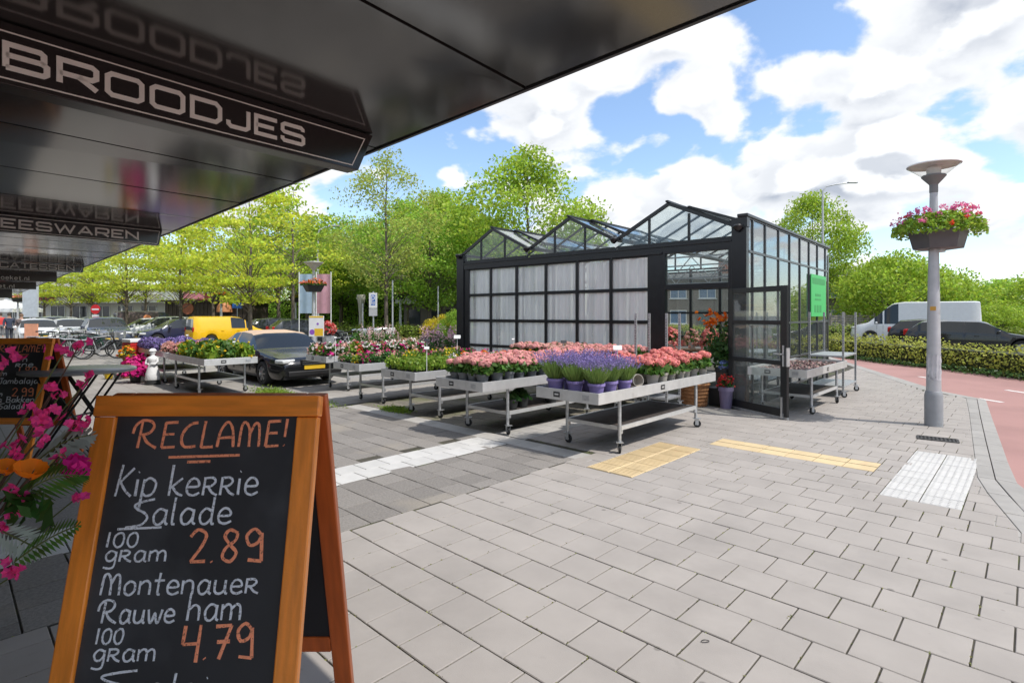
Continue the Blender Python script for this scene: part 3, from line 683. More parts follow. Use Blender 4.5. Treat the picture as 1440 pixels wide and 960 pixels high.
# ================================================================ PLANT TROLLEYS AND PLANTS
deck_m = pm('phenolic_deck', (.060,.050,.045), .6, var=.3, scale=9, dirt=((.16,.12,.10), 6, .60, .6))
rim_m = pm('trolley_aluminium', (.66,.66,.65), .42, metal=.55, var=.09, scale=7, dirt=((.42,.40,.37), 5, .60, .5))
plate_m = pm('label_plate', (.03,.03,.032), .4)
def caster(par, x, y, rot):
    c = link('caster', None, par, (x, y, 0), rot)
    q = MB(); q.lathe([(.022,-.015),(.05,-.015),(.055,-.008),(.055,.008),(.05,.015),(.022,.015)], 18, (.02,0,.055), M=Matrix.Rotation(R(90),3,'X')); q.build('wheel', RUBBER, c, True)
    q = MB(); q.lathe([(.02,-.018),(.02,.018)], 12, (.02,0,.055), M=Matrix.Rotation(R(90),3,'X')); q.build('hub', GALV, c)
    q = MB(); q.box((.012,.024,.085),(.05,.004,.09)); q.box((.012,-.024,.085),(.05,.004,.09)); q.box((.0,0,.132),(.075,.07,.008)); q.box((.045,0,.135),(.05,.09,.006)); q.build('fork', GALV, c)
    return c
_tro = {}
def trolley(label, cx, cy, wx, ly, rz=0, top=.79, inset=.55, plates=True, leaf=True):
    t = thing('plant_trolley', label, 'trolley', (cx, cy, 0), rz, 'wheeled metal plant trolleys')
    X, Y = wx/2, ly/2; b = top-.135
    bar_ = lambda n, *bx: bar(n, *bx, par=t, m=rim_m, bevel=.003)
    bar_('side_rim', (X-.012,X,-Y,Y,b,top)); bar_('side_rim', (-X,-X+.012,-Y,Y,b,top))
    bar_('end_rim', (-X+.012,X-.012,-Y,-Y+.012,b,top)); bar_('end_rim', (-X+.012,X-.012,Y-.012,Y,b,top))
    bar('deck', (-X+.013,X-.013,-Y+.013,Y-.013,b+.03,b+.075), par=t, m=deck_m, bevel=0)
    lx, l_y = X-.07, Y-inset
    for sx in (-1,1):
        for sy in (-1,1):
            q = MB(); q.tube([(sx*lx,sy*l_y,.14),(sx*lx,sy*l_y,b+.0)], .0225, 10); q.tube([(sx*lx,sy*l_y,b-.10),(sx*lx,sy*l_y,b+.028)], .014, 8)
            q.box((sx*lx-0*sx,sy*l_y-sy*.035,.27),(.02,.05,.08)); q.build('leg', GALV, t, True)
            caster(t, sx*lx, sy*l_y, random.Random(hash((round(cx,2),sx,sy)) % 999).uniform(-1,1))
    q = MB()
    for sx in (-1,1): q.bb(sx*lx-.015,sx*lx+.015,-l_y+.022,l_y-.022,.275,.325)
    for sy in (-1,1): q.bb(-lx+.022,lx-.022,sy*l_y-.013,sy*l_y+.013,.28,.322)
    q.build('shelf_frame', rim_m, t)
    bar('shelf', (-lx+.016,lx-.016,-l_y+.014,l_y-.014,.30,.318), par=t, m=deck_m, bevel=0)
    if plates:
        for x, y, s in ((-X*.30,-Y,0),(X*.62,-Y,0),(X,-Y*.06,1)):
            q = MB()
            if s: q.bb(x,x+.003,y-.055,y+.055,b+.035,b+.10)
            else: q.bb(x-.05,x+.05,y-.003,y,b+.035,b+.10)
            q.build('label_plate', plate_m if not (x > X*.5 and not s) else GALV, t, bevel=.002)
            if not (x > X*.5 and not s):
                q = MB()
                if s: q.bb(x+.003,x+.005,y-.03,y+.03,b+.058,b+.078)
                else: q.bb(x-.03,x+.03,y-.005,y-.003,b+.058,b+.078)
                q.build('print', rim_m, t)
    return t
ZD = .79-.135+.076
T1 = trolley('long aluminium trolley in front holding lavender and coral hydrangeas', -4.07, 6.80, .95, 3.2)
T2 = trolley('second aluminium trolley, filled with pink hydrangeas in grey pots', -5.80, 6.48, 1.0, 3.0)
T3 = trolley('third aluminium trolley, with lime green bedding plants at its end', -7.45, 6.60, .95, 3.0)
T4 = trolley('fourth aluminium trolley, with low green and pink bedding plants', -9.35, 6.75, .95, 3.0)
T5 = trolley('fifth aluminium trolley beside the black car, with white and pink flowers', -11.45, 7.1, .95, 2.8)
T6 = trolley('aluminium trolley with pink hydrangeas close against the greenhouse front', -5.85, 8.75, 1.1, 1.3, inset=.2)
T7 = trolley('aluminium trolley with salmon hydrangeas near left corner of greenhouse', -7.35, 8.85, 1.1, 1.3, inset=.2)
T8 = trolley('aluminium trolley near black car holding yellow flowered greens', -13.45, 4.17, 1.05, 2.75, R(90))
T9 = trolley('aluminium trolley with purple and peach flowers, furthest left', -16.45, 4.25, 1.05, 2.9, R(90))
T10 = trolley('nearly empty aluminium trolley behind the open glass door', -3.12, 11.05, .95, 2.65, inset=.5)
red_p = pm('red_plastic', (.55,.03,.03), .4)
# scraps on the emptied trolley
rg = np.random.default_rng(5)
def leaves(centers, size, rg, flat=.0, aspect=.55, out=None, nrm=None, curl=0.0):
    """diamond leaves around given centres -> verts, quads"""
    n = len(centers); a = rg.normal(size=(n,3)); 
    if nrm is not None: a = a*(1-flat)+nrm*flat*2
    else: a[:,2] += flat*3
    a /= np.linalg.norm(a, axis=1)[:,None]+1e-9
    t = np.cross(a, rg.normal(size=(n,3))); t /= np.linalg.norm(t, axis=1)[:,None]+1e-9
    b = np.cross(a, t); s = (size*(.7+.6*rg.random(n)))[:,None]
    v = np.stack([centers-t*s*.5, centers+b*s*aspect*.5, centers+t*s*.5+a*s*curl, centers-b*s*aspect*.5], 1).reshape(-1,3)
    return v
def leafobj(name, v, mat, parent=None, mesh_only=False):
    n = len(v)//4; me = bpy.data.meshes.new(name); me.vertices.add(4*n); me.vertices.foreach_set('co', v.astype(np.float32).ravel())
    me.loops.add(4*n); me.loops.foreach_set('vertex_index', np.arange(4*n)); me.polygons.add(n); me.polygons.foreach_set('loop_start', np.arange(0,4*n,4)); me.polygons.foreach_set('loop_total', np.full(n,4))
    me.materials.append(mat); me.update(); me.validate()
    if mesh_only: return me
    o = link(name, me, parent)
    if parent is not None and name in ('flowers','flower_heads','stems','foliage','leaves'): o['kind'] = 'stuff'
    return o
cx = np.stack([rg.uniform(-.44,.44,900), rg.uniform(-1.25,1.25,900), rg.uniform(ZD+.004,ZD+.03,900)],1)
sh = leafobj('plant_scraps', leaves(cx, .05, rg, .5), pm('withered_petals', (.34,.22,.20), .9, island=.5, hue=.04)); sh.location = (-3.12,11.05,0); stuff(sh); tag(sh, 'withered petals and scraps on the nearly empty trolley', 'plant scraps')
# ---- plant kinds ------------------------------------------------------------
def pot(par, r0, r1, h, m, n=16):
    q = MB(); q.lathe([(r0,0),(r0+(r1-r0)*.82,h*.80),(r1*1.07,h*.80),(r1*1.07,h),(r1*.93,h),(r1*.90,h*.90)], n, cap=False); q.poly([(r0*math.cos(a),r0*math.sin(a),.001) for a in [-i*2*math.pi/n for i in range(n)]])
    o = q.build('pot', m, par, True, 35)
    q = MB(); q.poly([(r1*.91*math.cos(a),r1*.91*math.sin(a),h*.9) for a in [i*2*math.pi/n for i in range(n)]]); q.build('soil', SOIL, par)
    return o
GREYP = pm('grey_pot', (.145,.155,.165), .55, var=.1, rnd=.1); PURP = pm('purple_pot', (.245,.195,.44), .5, var=.05, rnd=.04); BLKP = pm('black_pot', (.025,.026,.027), .5); BEIGE = pm('beige_pot', (.40,.37,.32), .6)
TERRA = pm('terracotta', (.30,.11,.05), .7); LIMEP = pm('lime_sleeve', (.33,.55,.05), .4, trans=.3)
PINK = leafm('petal_pink', (.76,.36,.33), .30, .22, .015, .6); CORAL = leafm('petal_coral', (.76,.255,.225), .30, .24, .015, .6); LPINK = leafm('petal_light_pink', (.72,.40,.34), .3, .2, .015, .6)
PURPLE = leafm('petal_lavender', (.27,.205,.46), .3, .3, .02, .6); MAG = leafm('petal_magenta', (.62,.015,.22), .3, .3, .01, .6); ORNG = leafm('petal_orange', (.80,.19,.012), .3, .3, .015, .6)
YELL = leafm('petal_yellow', (.80,.55,.02), .3, .2, .01, .6); WHTP = leafm('petal_white', (.78,.72,.68), .3, .15, .0, .6); REDP = leafm('petal_red', (.55,.03,.03), .3, .3, .01, .6)
LAVG = leafm('lavender_stem', (.22,.33,.085), .25, .3, .02)
def dome(n, R_, c, rg, sz=1.0, shell=.35, low=-.2):
    d = rg.normal(size=(n,3)); d[:,2] = np.abs(d[:,2])*(1) + low; d /= np.linalg.norm(d,axis=1)[:,None]
    r = R_*(1-shell*rg.random(n))[:,None]; return c+d*r*np.array([1,1,sz]), d
def hydrangea(seed, pm_, petal, name, r1=.085, heads=6, spread=.12, hh=.30, hr=.06):
    rg = np.random.default_rng(seed); t = link(name, None); t.empty_display_size = .1
    pot(t, r1*.74, r1, r1*1.75, pm_); h = r1*1.75
    c, d = dome(150, spread*1.15, np.array([0,0,h+.03]), rg, 1.15, .55)
    leafobj('foliage', leaves(c, .095, rg, .35, .62, nrm=d), GREEN, t)
    vs = []
    for k in range(heads):
        a = k*2.4+rg.uniform(-.4,.4); rr = spread*(.15+.75*math.sqrt((k+.3)/heads)); hc = np.array([rr*math.cos(a), rr*math.sin(a), hh-.25*rr+rg.uniform(-.02,.025)])
        n = 90; dd = rg.normal(size=(n,3)); dd[:,2] = dd[:,2]*.8+.35; dd /= np.linalg.norm(dd,axis=1)[:,None]
        vs.append(leaves(hc+dd*hr*np.array([1,1,.78]), .036, rg, .8, .85, nrm=dd))
    leafobj('flower_heads', np.concatenate(vs), petal, t)
    return t
def bedding(seed, pm_, leafmat, petals, name, R_=.10, hgt=.16, nl=170, nf=40, ls=.05, r1=.065, fs=.03):
    rg = np.random.default_rng(seed); t = link(name, None)
    pot(t, r1*.75, r1, r1*1.5, pm_, 12); h = r1*1.5
    c, d = dome(nl, R_, np.array([0,0,h]), rg, hgt/R_, .6); leafobj('foliage', leaves(c, ls, rg, .3, .6, nrm=d), leafmat, t)
    for i, pmt in enumerate(petals):
        c, d = dome(nf//max(1,len(petals)), R_*1.06, np.array([0,0,h]), rg, hgt/R_*1.05, .1)
        cc = np.repeat(c, 5, 0)+rg.normal(size=(len(c)*5,3))*fs*.28; leafobj('flowers', leaves(cc, fs, rg, .5, .8, nrm=np.repeat(d,5,0)), pmt, t)
    return t
def lavender(seed, pm_, name):
    rg = np.random.default_rng(seed); t = link(name, None); r1 = .105; pot(t, .078, r1, .155, pm_, 20)
    def blades(n, L0, L1, wd, r0, mat, nm, tip=None):
        vs = []; a = rg.uniform(0,6.283,n); r = r0*np.sqrt(rg.random(n)); lean = .55*r/r0+rg.normal(size=n)*.10; L = rg.uniform(L0,L1,n)
        base = np.stack([r*np.cos(a),r*np.sin(a),np.full(n,.15)],1); dr = np.stack([np.sin(lean)*np.cos(a),np.sin(lean)*np.sin(a),np.cos(lean)],1)
        sd = np.stack([-np.sin(a+rg.normal(size=n)),np.cos(a+rg.normal(size=n)),np.zeros(n)],1)*wd
        e = base+dr*L[:,None]; m_ = base+dr*(L*.5)[:,None]
        leafobj(nm, np.stack([base, m_+sd, e, m_-sd],1).reshape(-1,3), mat, t); return e, dr
    blades(900, .09, .24, .0035, .09, LAVG, 'foliage')
    e, dr = blades(210, .24, .36, .0016, .085, LAVG, 'stems')
    cc = np.concatenate([e-dr*.012*k+rg.normal(size=e.shape)*.0035 for k in range(5)]); leafobj('flowers', leaves(cc, .019, rg, .2, .7), PURPLE, t)
    return t
def hide_src(o):
    pass
class Kind:
    """first use moves the source itself; later uses copy it with its parts"""
    def __init__(s, srcs, label, cat, group): s.s = srcs; s.u = [False]*len(srcs); s.l = label; s.c = cat; s.g = group
    def put(s, loc, i=0, rz=0, scale=1, label=None, group=None):
        i %= len(s.s)
        if not s.u[i]:
            o = s.s[i]; s.u[i] = True; o.location = loc; o.rotation_euler = (0,0,rz)
            if scale != 1: o.scale = (scale,)*3
            tag(o, label or s.l, s.c, group or s.g); return o
        o = dup(s.s[i], loc, rz, scale=scale); tag(o, label or s.l, s.c, group or s.g); return o
rp = random.Random(77)
ORD = 'first second third fourth fifth sixth seventh eighth ninth tenth eleventh twelfth'.split()
def grid(kind, x0, x1, nx, y0, y1, ny, z=ZD, jit=.012, scale=1, label=None, group=None, skip=()):
    for j in range(ny):
        for i in range(nx):
            if (i, j) in skip: continue
            x = x0+(x1-x0)*(i/(nx-1) if nx > 1 else .5); y = y0+(y1-y0)*(j/(ny-1) if ny > 1 else .5)
            lb = (label or kind.l)+(', %s row, %s from left' % (ORD[j], ORD[i]) if nx > 1 and ny > 1 else ', %s from left' % ORD[i]); assert len(lb.replace(',','').split()) <= 16, lb
            kind.put((x+rp.uniform(-jit,jit), y+rp.uniform(-jit,jit), z), rp.randrange(9), rp.uniform(0,6.28), scale*rp.uniform(.88,1.12), lb, group)
lav = Kind([lavender(i, PURP, 'lavender_plant') for i in (1,2,3)], 'blooming lavender in purple pot on front trolley', 'plant', 'lavender pots on the front trolley')
grid(lav, -4.38, -3.76, 3, 5.38, 5.98, 3, jit=.02, scale=.95)
hc = Kind([hydrangea(i, BEIGE, CORAL, 'hydrangea_plant', .085, 6, .125, .33, .062) for i in (11,12,13)], 'coral hydrangea on right half of front trolley', 'plant', 'coral hydrangeas on the front trolley')
grid(hc, -4.38, -3.76, 3, 6.72, 8.22, 7, jit=.02)
hp = Kind([hydrangea(i, GREYP, PINK, 'hydrangea_plant', .088, 6, .12, .31, .058) for i in (21,22,23,24)], 'pink hydrangea in grey pot on second trolley', 'plant', 'pink hydrangeas on the second trolley')
grid(hp, -6.18, -5.42, 5, 5.10, 7.80, 12, skip=[(0,0)])
grid(hp, -6.30, -5.40, 5, 8.25, 9.25, 5, label='pink hydrangea on trolley against the greenhouse front', group='pink hydrangeas against the greenhouse')
hs = Kind([hydrangea(i, GREYP, LPINK, 'hydrangea_plant', .088, 6, .12, .31, .058) for i in (31,32)]+[hydrangea(33, GREYP, PINK, 'hydrangea_plant', .088, 6, .12, .30, .06)], 'salmon hydrangea on trolley near left greenhouse corner', 'plant', 'salmon hydrangeas near the greenhouse corner')
grid(hs, -7.80, -6.90, 5, 8.32, 9.38, 5)
# empty / tipped pot
q = MB(); q.lathe([(.06,0),(.08,.11),(.085,.11),(.085,.14),(.078,.14),(.055,.01)], 16, M=Matrix.Rotation(R(82),3,'Y') @ Matrix.Rotation(.4,3,'X')); o = q.build('tipped_pot', BEIGE, None, True); o.location = (-3.86,6.36,ZD+.085); tag(o, 'empty beige pot tipped over on the front trolley', 'pot')
# third trolley: lime bedding, mixed behind
bl = Kind([bedding(i, BLKP, LIME, [], 'bedding_plant', .11, .17, 240, 0, .055) for i in (41,42)], 'lime green bedding plant on third trolley end', 'plant', 'lime bedding plants on the third trolley')
grid(bl, -7.80, -7.10, 5, 5.24, 6.1, 5)
bm = Kind([bedding(51,BLKP,LIME,[MAG],'bedding_plant',.10,.15,160,30), bedding(52,BLKP,GREEN,[YELL],'bedding_plant',.10,.15,160,24), bedding(53,BLKP,GREEN,[WHTP],'bedding_plant',.10,.15,160,40), bedding(54,BLKP,GREEN,[ORNG],'bedding_plant',.10,.15,160,24), bedding(55,BLKP,LIME,[LPINK],'bedding_plant',.10,.15,170,50)],
    'flowering bedding plant on third trolley back half', 'plant', 'mixed bedding plants on the third trolley')
grid(bm, -7.80, -7.10, 4, 6.35, 7.95, 7)
bg = Kind([bedding(61,BLKP,GREEN,[LPINK],'bedding_plant',.10,.12,170,16), bedding(62,BLKP,GREEN,[MAG],'bedding_plant',.10,.13,170,14), bedding(63,BLKP,DARKG,[],'bedding_plant',.10,.12,190,0), bedding(64,BLKP,LIME,[YELL],'bedding_plant',.10,.13,170,20)],
    'low green bedding plant on the fourth trolley', 'plant', 'bedding plants on the fourth trolley')
grid(bg, -9.72, -8.98, 4, 5.40, 8.1, 9)
bw = Kind([bedding(71,BLKP,GREEN,[WHTP,LPINK],'bedding_plant',.14,.22,260,34,.07,.075,.05), bedding(72,BLKP,GREEN,[WHTP,MAG],'bedding_plant',.14,.21,260,30,.07,.075,.05), bedding(73,BLKP,LIME,[LPINK,REDP],'bedding_plant',.14,.22,260,26,.07,.075,.05)],
    'white and pink flowering plant on fifth trolley', 'plant', 'white and pink flowers on the fifth trolley')
grid(bw, -11.80, -11.10, 3, 5.85, 8.3, 9)
by = Kind([bedding(81,LIMEP,LIME,[YELL],'sleeved_plant',.15,.24,130,7,.13,.085,.05), bedding(82,LIMEP,GREEN,[YELL],'sleeved_plant',.15,.25,130,5,.13,.085,.05)], 'yellow flowered plant in lime sleeve near black car', 'plant', 'yellow flowered greens near the black car')
grid(by, -14.0, -12.22, 7, 3.82, 4.5, 3)
bp_ = Kind([bedding(91,GREYP,GREEN,[LPINK],'bedding_plant',.12,.16,160,80,.05,.07,.045), bedding(92,GREYP,GREEN,[LPINK,PINK],'bedding_plant',.12,.16,160,80,.05,.07,.045)], 'peach flowered plant on the left trolleys', 'plant', 'peach flowers on the left trolleys')
grid(bp_, -15.6, -14.25, 6, 3.85, 4.5, 3)
bv = Kind([bedding(95,BLKP,GREEN,[PURPLE],'bedding_plant',.13,.20,150,110,.045,.07,.04), bedding(96,BLKP,DARKG,[PURPLE],'bedding_plant',.13,.19,150,120,.045,.07,.04)], 'violet flowered plant on the trolley furthest left', 'plant', 'violet flowers on the left trolley')
grid(bv, -17.75, -15.85, 8, 3.85, 4.7, 4)
grid(bv, -15.5, -14.3, 5, 4.65, 4.66, 1, label='violet flowered plant behind the peach flowers', group='violet flowers behind the peach flowers')
# plants stored on the lower shelf of the second trolley
bk = Kind([bedding(99,BLKP,DARKG,[],'potted_plant',.12,.10,60,0,.08,.09)], 'dark potted plant on lower shelf of the second trolley', 'plant', 'pots on the lower shelf of the second trolley')
for x, y in ((-5.50,5.75),(-5.52,6.0),(-5.45,6.6),(-5.62,6.75),(-5.5,7.0),(-5.85,6.3)): KB = globals().get('KB',-1)+1; bk.put((x,y,.319), 0, rp.uniform(0,6), 1.1, bk.l+['','s near leg, second','s, third from near end','s, fourth from near end','s, furthest from near end','s, middle of shelf'][KB].lstrip('s'))
# price stakes
def stake(x, y, z, h, sz, label, dark=False, rz=YAW):
    t = thing('price_tag', label, 'price tag', (x,y,z), rz, 'price tags on stakes')
    q = MB(); q.tube([(0,0,0),(0,0,h)], .006, 6); q.build('stake', WHITE, t); q = MB(); q.box((0,-.008,h+sz*.15),(sz*.9,.005,sz*.5), M=Matrix.Rotation(R(-25),3,'X')); q.build('card', plate_m if dark else WHITE, t, bevel=.002)
stake(-7.0,5.35,ZD,.42,.09,'white price stake rising from the lime bedding plants'); stake(-8.5,6.5,ZD-.05,.50,.12,'black oval price tag on a white stake behind the fourth trolley', True); stake(-9.0,7.7,ZD,.46,.16,'broad white price tag at the back of fourth trolley')
stake(-10.95,5.9,ZD,.46,.06,'thin white price stake at front of the fifth trolley'); stake(-4.05,6.3,ZD+.1,.40,.13,'pale price card standing above the lavender'); stake(-6.55,8.3,ZD+.1,.32,.13,'dark price card among the hydrangeas by the greenhouse', True)
stake(-7.9,8.3,ZD,.44,.06,'thin white stake beside salmon hydrangeas'); stake(-12.6,4.4,ZD,.36,.07,'white price stake among yellow flowered greens'); stake(-15.9,4.4,ZD,.42,.07,'white price stake among the violet flowers')
# tall shelving carts (upright posts)
def cart(label, x, y, w, l, h, rz, shelves):
    t = thing('plant_cart', label, 'cart', (x,y,0), rz, 'carts with upright posts')
    for sx in (-1,1):
        for sy in (-1,1):
            q = MB(); q.bb(sx*w/2-.018,sx*w/2+.018,sy*l/2-.018,sy*l/2+.018,.12,h); q.build('upright', GALV, t); caster(t, sx*w/2, sy*l/2, .5)
            q = MB()
            for k in range(int((h-.3)/.05)): q.bb(sx*w/2-.006,sx*w/2+.006,sy*l/2-.0195,sy*l/2+.0195,.25+k*.05,.27+k*.05)
            q.build('slots', plate_m, t)
    for z in shelves:
        q = MB(); q.bb(-w/2-.02,w/2+.02,-l/2-.02,l/2+.02,z,z+.035); q.build('shelf', GALV, t, bevel=.004)
cart('galvanised plant cart with perforated uprights in front of greenhouse screen', -4.92, 8.98, .60, .52, 1.72, R(2), (.2,.6))
cart('galvanised plant cart with uprights beyond the nearly empty trolley', -3.12, 13.35, .62, 1.3, 1.75, R(2), (.2,.82))
# ================================================================ CHALK A-BOARDS
def catmull(pts, k=5):
    out = []; seg = [[]]
    for p_ in pts:
        if seg[-1] and (abs(seg[-1][-1][0]-p_[0])+abs(seg[-1][-1][1]-p_[1])) < 1e-6: seg.append([p_])
        else: seg[-1].append(p_)
    for s in seg:
        if len(s) < 3: out += s; continue
        q = [s[0]]+s+[s[-1]]
        for i in range(1, len(q)-2):
            for j in range(k):
                t = j/k; a, b, c, d = q[i-1], q[i], q[i+1], q[i+2]
                out.append(tuple(.5*(2*b[m]+(c[m]-a[m])*t+(2*a[m]-5*b[m]+4*c[m]-d[m])*t*t+(3*b[m]-a[m]-3*c[m]+d[m])*t**3) for m in (0,1)))
        out.append(s[-1])
    return out
HW = {
 'R': (.72, [[(-.16,.55),(-.1,.85),(.12,1.05),(.42,1.02),(.55,.82),(.42,.58),(.16,.5)],[(.12,1.02),(.08,0)],[(.2,.52),(.38,.22),(.72,0)]]),
 'E': (.55, [[(.52,.98),(.1,.95),(.1,.95),(.07,0),(.07,0),(.52,.03)],[(.08,.5),(.44,.52)]]),
 'C': (.58, [[(.55,.95),(.3,.88),(.08,.58),(.05,.25),(.2,.02),(.56,.05)]]), 'L': (.48, [[(.1,1),(.06,.1),(.12,0),(.46,.02)]]),
 'A': (.62, [[(0,0),(.06,.6),(.28,.96),(.48,.65),(.56,0)],[(.04,.34),(.56,.38)]]),
 'M': (.74, [[(0,0),(.04,.8),(.18,.92),(.33,.6),(.36,0)],[(.36,.5),(.48,.86),(.62,.86),(.68,.5),(.70,0)]]),
 '!': (.12, [[(.06,1.05),(.03,.35)],[(.02,.04),(.04,.02)]]),
 'K': (.52, [[(.1,1.1),(0,0)],[(.5,.98),(.06,.45)],[(.1,.5),(.3,.2),(.52,.0)]]), 'i': (.10, [[(.02,.58),(.02,0)],[(.02,.82),(.04,.84)]]),
 'p': (.46, [[(.02,.58),(-.02,-.42)],[(.02,.48),(.2,.62),(.42,.45),(.36,.1),(.15,0),(.02,.1)]]), 'k': (.44, [[(.02,1.1),(0,0)],[(.4,.62),(.03,.28)],[(.08,.32),(.25,.1),(.46,0)]]),
 'e': (.46, [[(.03,.30),(.4,.33),(.36,.54),(.18,.6),(.03,.4),(.05,.1),(.25,0),(.46,.1)]]), 'r': (.46, [[(0,0),(.02,.6)],[(-.02,.6),(.28,.62),(.38,.48),(.25,.33),(.05,.3)],[(.15,.3),(.3,.1),(.48,0)]]),
 'S': (.62, [[(.72,1.0),(.4,.92),(.1,.78),(.16,.62),(.45,.45),(.56,.25),(.4,.0),(.1,-.08),(-.12,-.12)]]),
 'a': (.50, [[(.42,.52),(.2,.6),(.03,.35),(.08,.05),(.25,0),(.40,.22),(.43,.58),(.43,.58),(.43,.1),(.52,0)]]), 'l': (.16, [[(.05,1.05),(.03,.1),(.13,0)]]),
 'd': (.50, [[(.4,.5),(.2,.6),(.03,.35),(.08,.05),(.25,0),(.42,.22)],[(.44,1.05),(.42,.1),(.52,0)]]),
 '1': (.12, [[(.03,1.0),(.0,0)]]), '0': (.46, [[(.22,.95),(.05,.75),(.02,.3),(.18,.0),(.38,.15),(.43,.6),(.36,.9),(.22,.95)]]),
 'g': (.48, [[(.42,.52),(.2,.6),(.03,.35),(.1,.08),(.28,.06),(.42,.3),(.43,.58),(.43,.58),(.42,-.2),(.25,-.38),(-.02,-.32)]]), 'm': (.72, [[(0,.6),(0,0)],[(0,.42),(.18,.6),(.32,.48),(.33,0)],[(.33,.42),(.5,.6),(.64,.48),(.66,0)]]),
 '2': (.52, [[(.02,.78),(.2,1.0),(.44,.85),(.36,.5),(.1,.02),(.1,.02),(.5,.04)]]), '.': (.10, [[(.02,.03),(.04,.0)]]), '8': (.5, [[(.42,.88),(.2,.98),(.08,.78),(.25,.52),(.44,.28),(.3,.02),(.08,.14),(.14,.42),(.38,.66),(.42,.88)]]),
 '9': (.5, [[(.44,.82),(.24,1.0),(.05,.78),(.16,.5),(.38,.6),(.45,.88),(.45,.88),(.52,.02),(.52,.02),(.15,.06)]]), 'o': (.46, [[(.2,.6),(.03,.4),(.06,.08),(.25,0),(.41,.2),(.38,.5),(.2,.6)]]),
 'n': (.46, [[(0,.6),(0,0)],[(0,.42),(.2,.6),(.38,.48),(.40,0)]]), 't': (.34, [[(.15,.95),(.12,.1),(.22,0)],[(-.04,.6),(.34,.62)]]), 'u': (.50, [[(.02,.6),(.03,.12),(.2,0),(.38,.15),(.42,.6),(.42,.6),(.43,.08),(.52,0)]]),
 'w': (.62, [[(0,.6),(.1,.05),(.2,.05),(.3,.45),(.4,.05),(.5,.05),(.62,.6)]]), 'h': (.46, [[(.02,1.05),(0,0)],[(0,.38),(.2,.58),(.38,.46),(.40,0)]]),
 '4': (.54, [[(.05,.95),(.03,.42),(.03,.42),(.5,.45)],[(.48,.98),(.46,-.08)]]), '7': (.48, [[(.02,.92),(.46,.96),(.46,.96),(.2,0)],[(.1,.48),(.46,.50)]]), 'j': (.2, [[(.1,.58),(.1,-.2),(-.06,-.34)],[(.1,.82),(.12,.84)]]),
 'B': (.56, [[(.05,1),(.04,0)],[(-.04,1),(.3,1),(.46,.8),(.3,.55),(.1,.53)],[(.1,.53),(.42,.46),(.52,.22),(.35,0),(.02,0)]]), 'b': (.46, [[(.02,1.05),(.02,.05)],[(.02,.42),(.2,.58),(.40,.38),(.34,.06),(.15,0),(.02,.1)]]), 'J': (.5, [[(.42,1.0),(.42,.2),(.25,-.02),(.02,.1)],[(.2,1.0),(.6,1.0)]]), ' ': (.30, []),
}
def handwrite(mb, s, x0, x1, base, h, r, slant=.0, rise=0.0, seed=0):
    rr = random.Random(seed); gap = .13; W_ = sum(HW[c][0] for c in s)+gap*(len(s)-1); k = (x1-x0)/W_; x = x0
    for ch in s:
        gw_, st = HW[ch]
        for pl in st:
            w_ = [(x+(p_[0]*k)+p_[1]*h*slant, base+p_[1]*h+rise*(x-x0)) for p_ in catmull([(a+rr.uniform(-.01,.01)*0, b) for a, b in pl])]
            if len(w_) < 2: continue
            n = len(w_); pts = [(a, 0, b) for a, b in w_]; o = len(mb.v)
            m2 = MB(); m2.tube(pts, [r*(.85+.3*rr.random()) for _ in pts], 6)
            mb.add([(v[0], v[1]*.22-.0005, v[2]) for v in m2.v], m2.f)
        x += (gw_+gap)*k
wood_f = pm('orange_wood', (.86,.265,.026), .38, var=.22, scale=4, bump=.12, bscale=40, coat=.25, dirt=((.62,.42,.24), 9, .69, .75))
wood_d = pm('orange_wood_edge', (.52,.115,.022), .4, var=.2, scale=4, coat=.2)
slate = pm('chalkboard', (.022,.023,.027), .55, var=.35, scale=2.2, dirt=((.055,.058,.064), 2.6, .52, .7))
chalk_w = pm('chalk_white', (.74,.78,.84), .85, var=.12, scale=60, dirt=((.13,.135,.15), 150, .56, .8)); chalk_o = pm('chalk_orange', (.97,.34,.18), .85, var=.12, scale=60, dirt=((.20,.07,.05), 150, .56, .8))
def grain(m, sc_=(9,9,1.0)):
    t = m.node_tree; mp = N('ShaderNodeMapping', t); mp.inputs['Scale'].default_value = sc_
    for n in t.nodes:
        if n.type == 'TEX_NOISE' and n.inputs['Scale'].default_value == 4:
            c = [x for x in t.nodes if x.type == 'TEX_COORD'][0]; LK(c.outputs['Object'], mp.inputs[0], t); LK(mp.outputs[0], n.inputs['Vector'], t)
wood_h = pm('orange_wood_rail', (.86,.265,.026), .38, var=.22, scale=4, bump=.12, bscale=40, coat=.25, dirt=((.62,.42,.24), 9, .69, .75))
grain(wood_f); grain(wood_d); grain(wood_h, (1.0,9,9))
TILT = math.atan2(.2, .837)
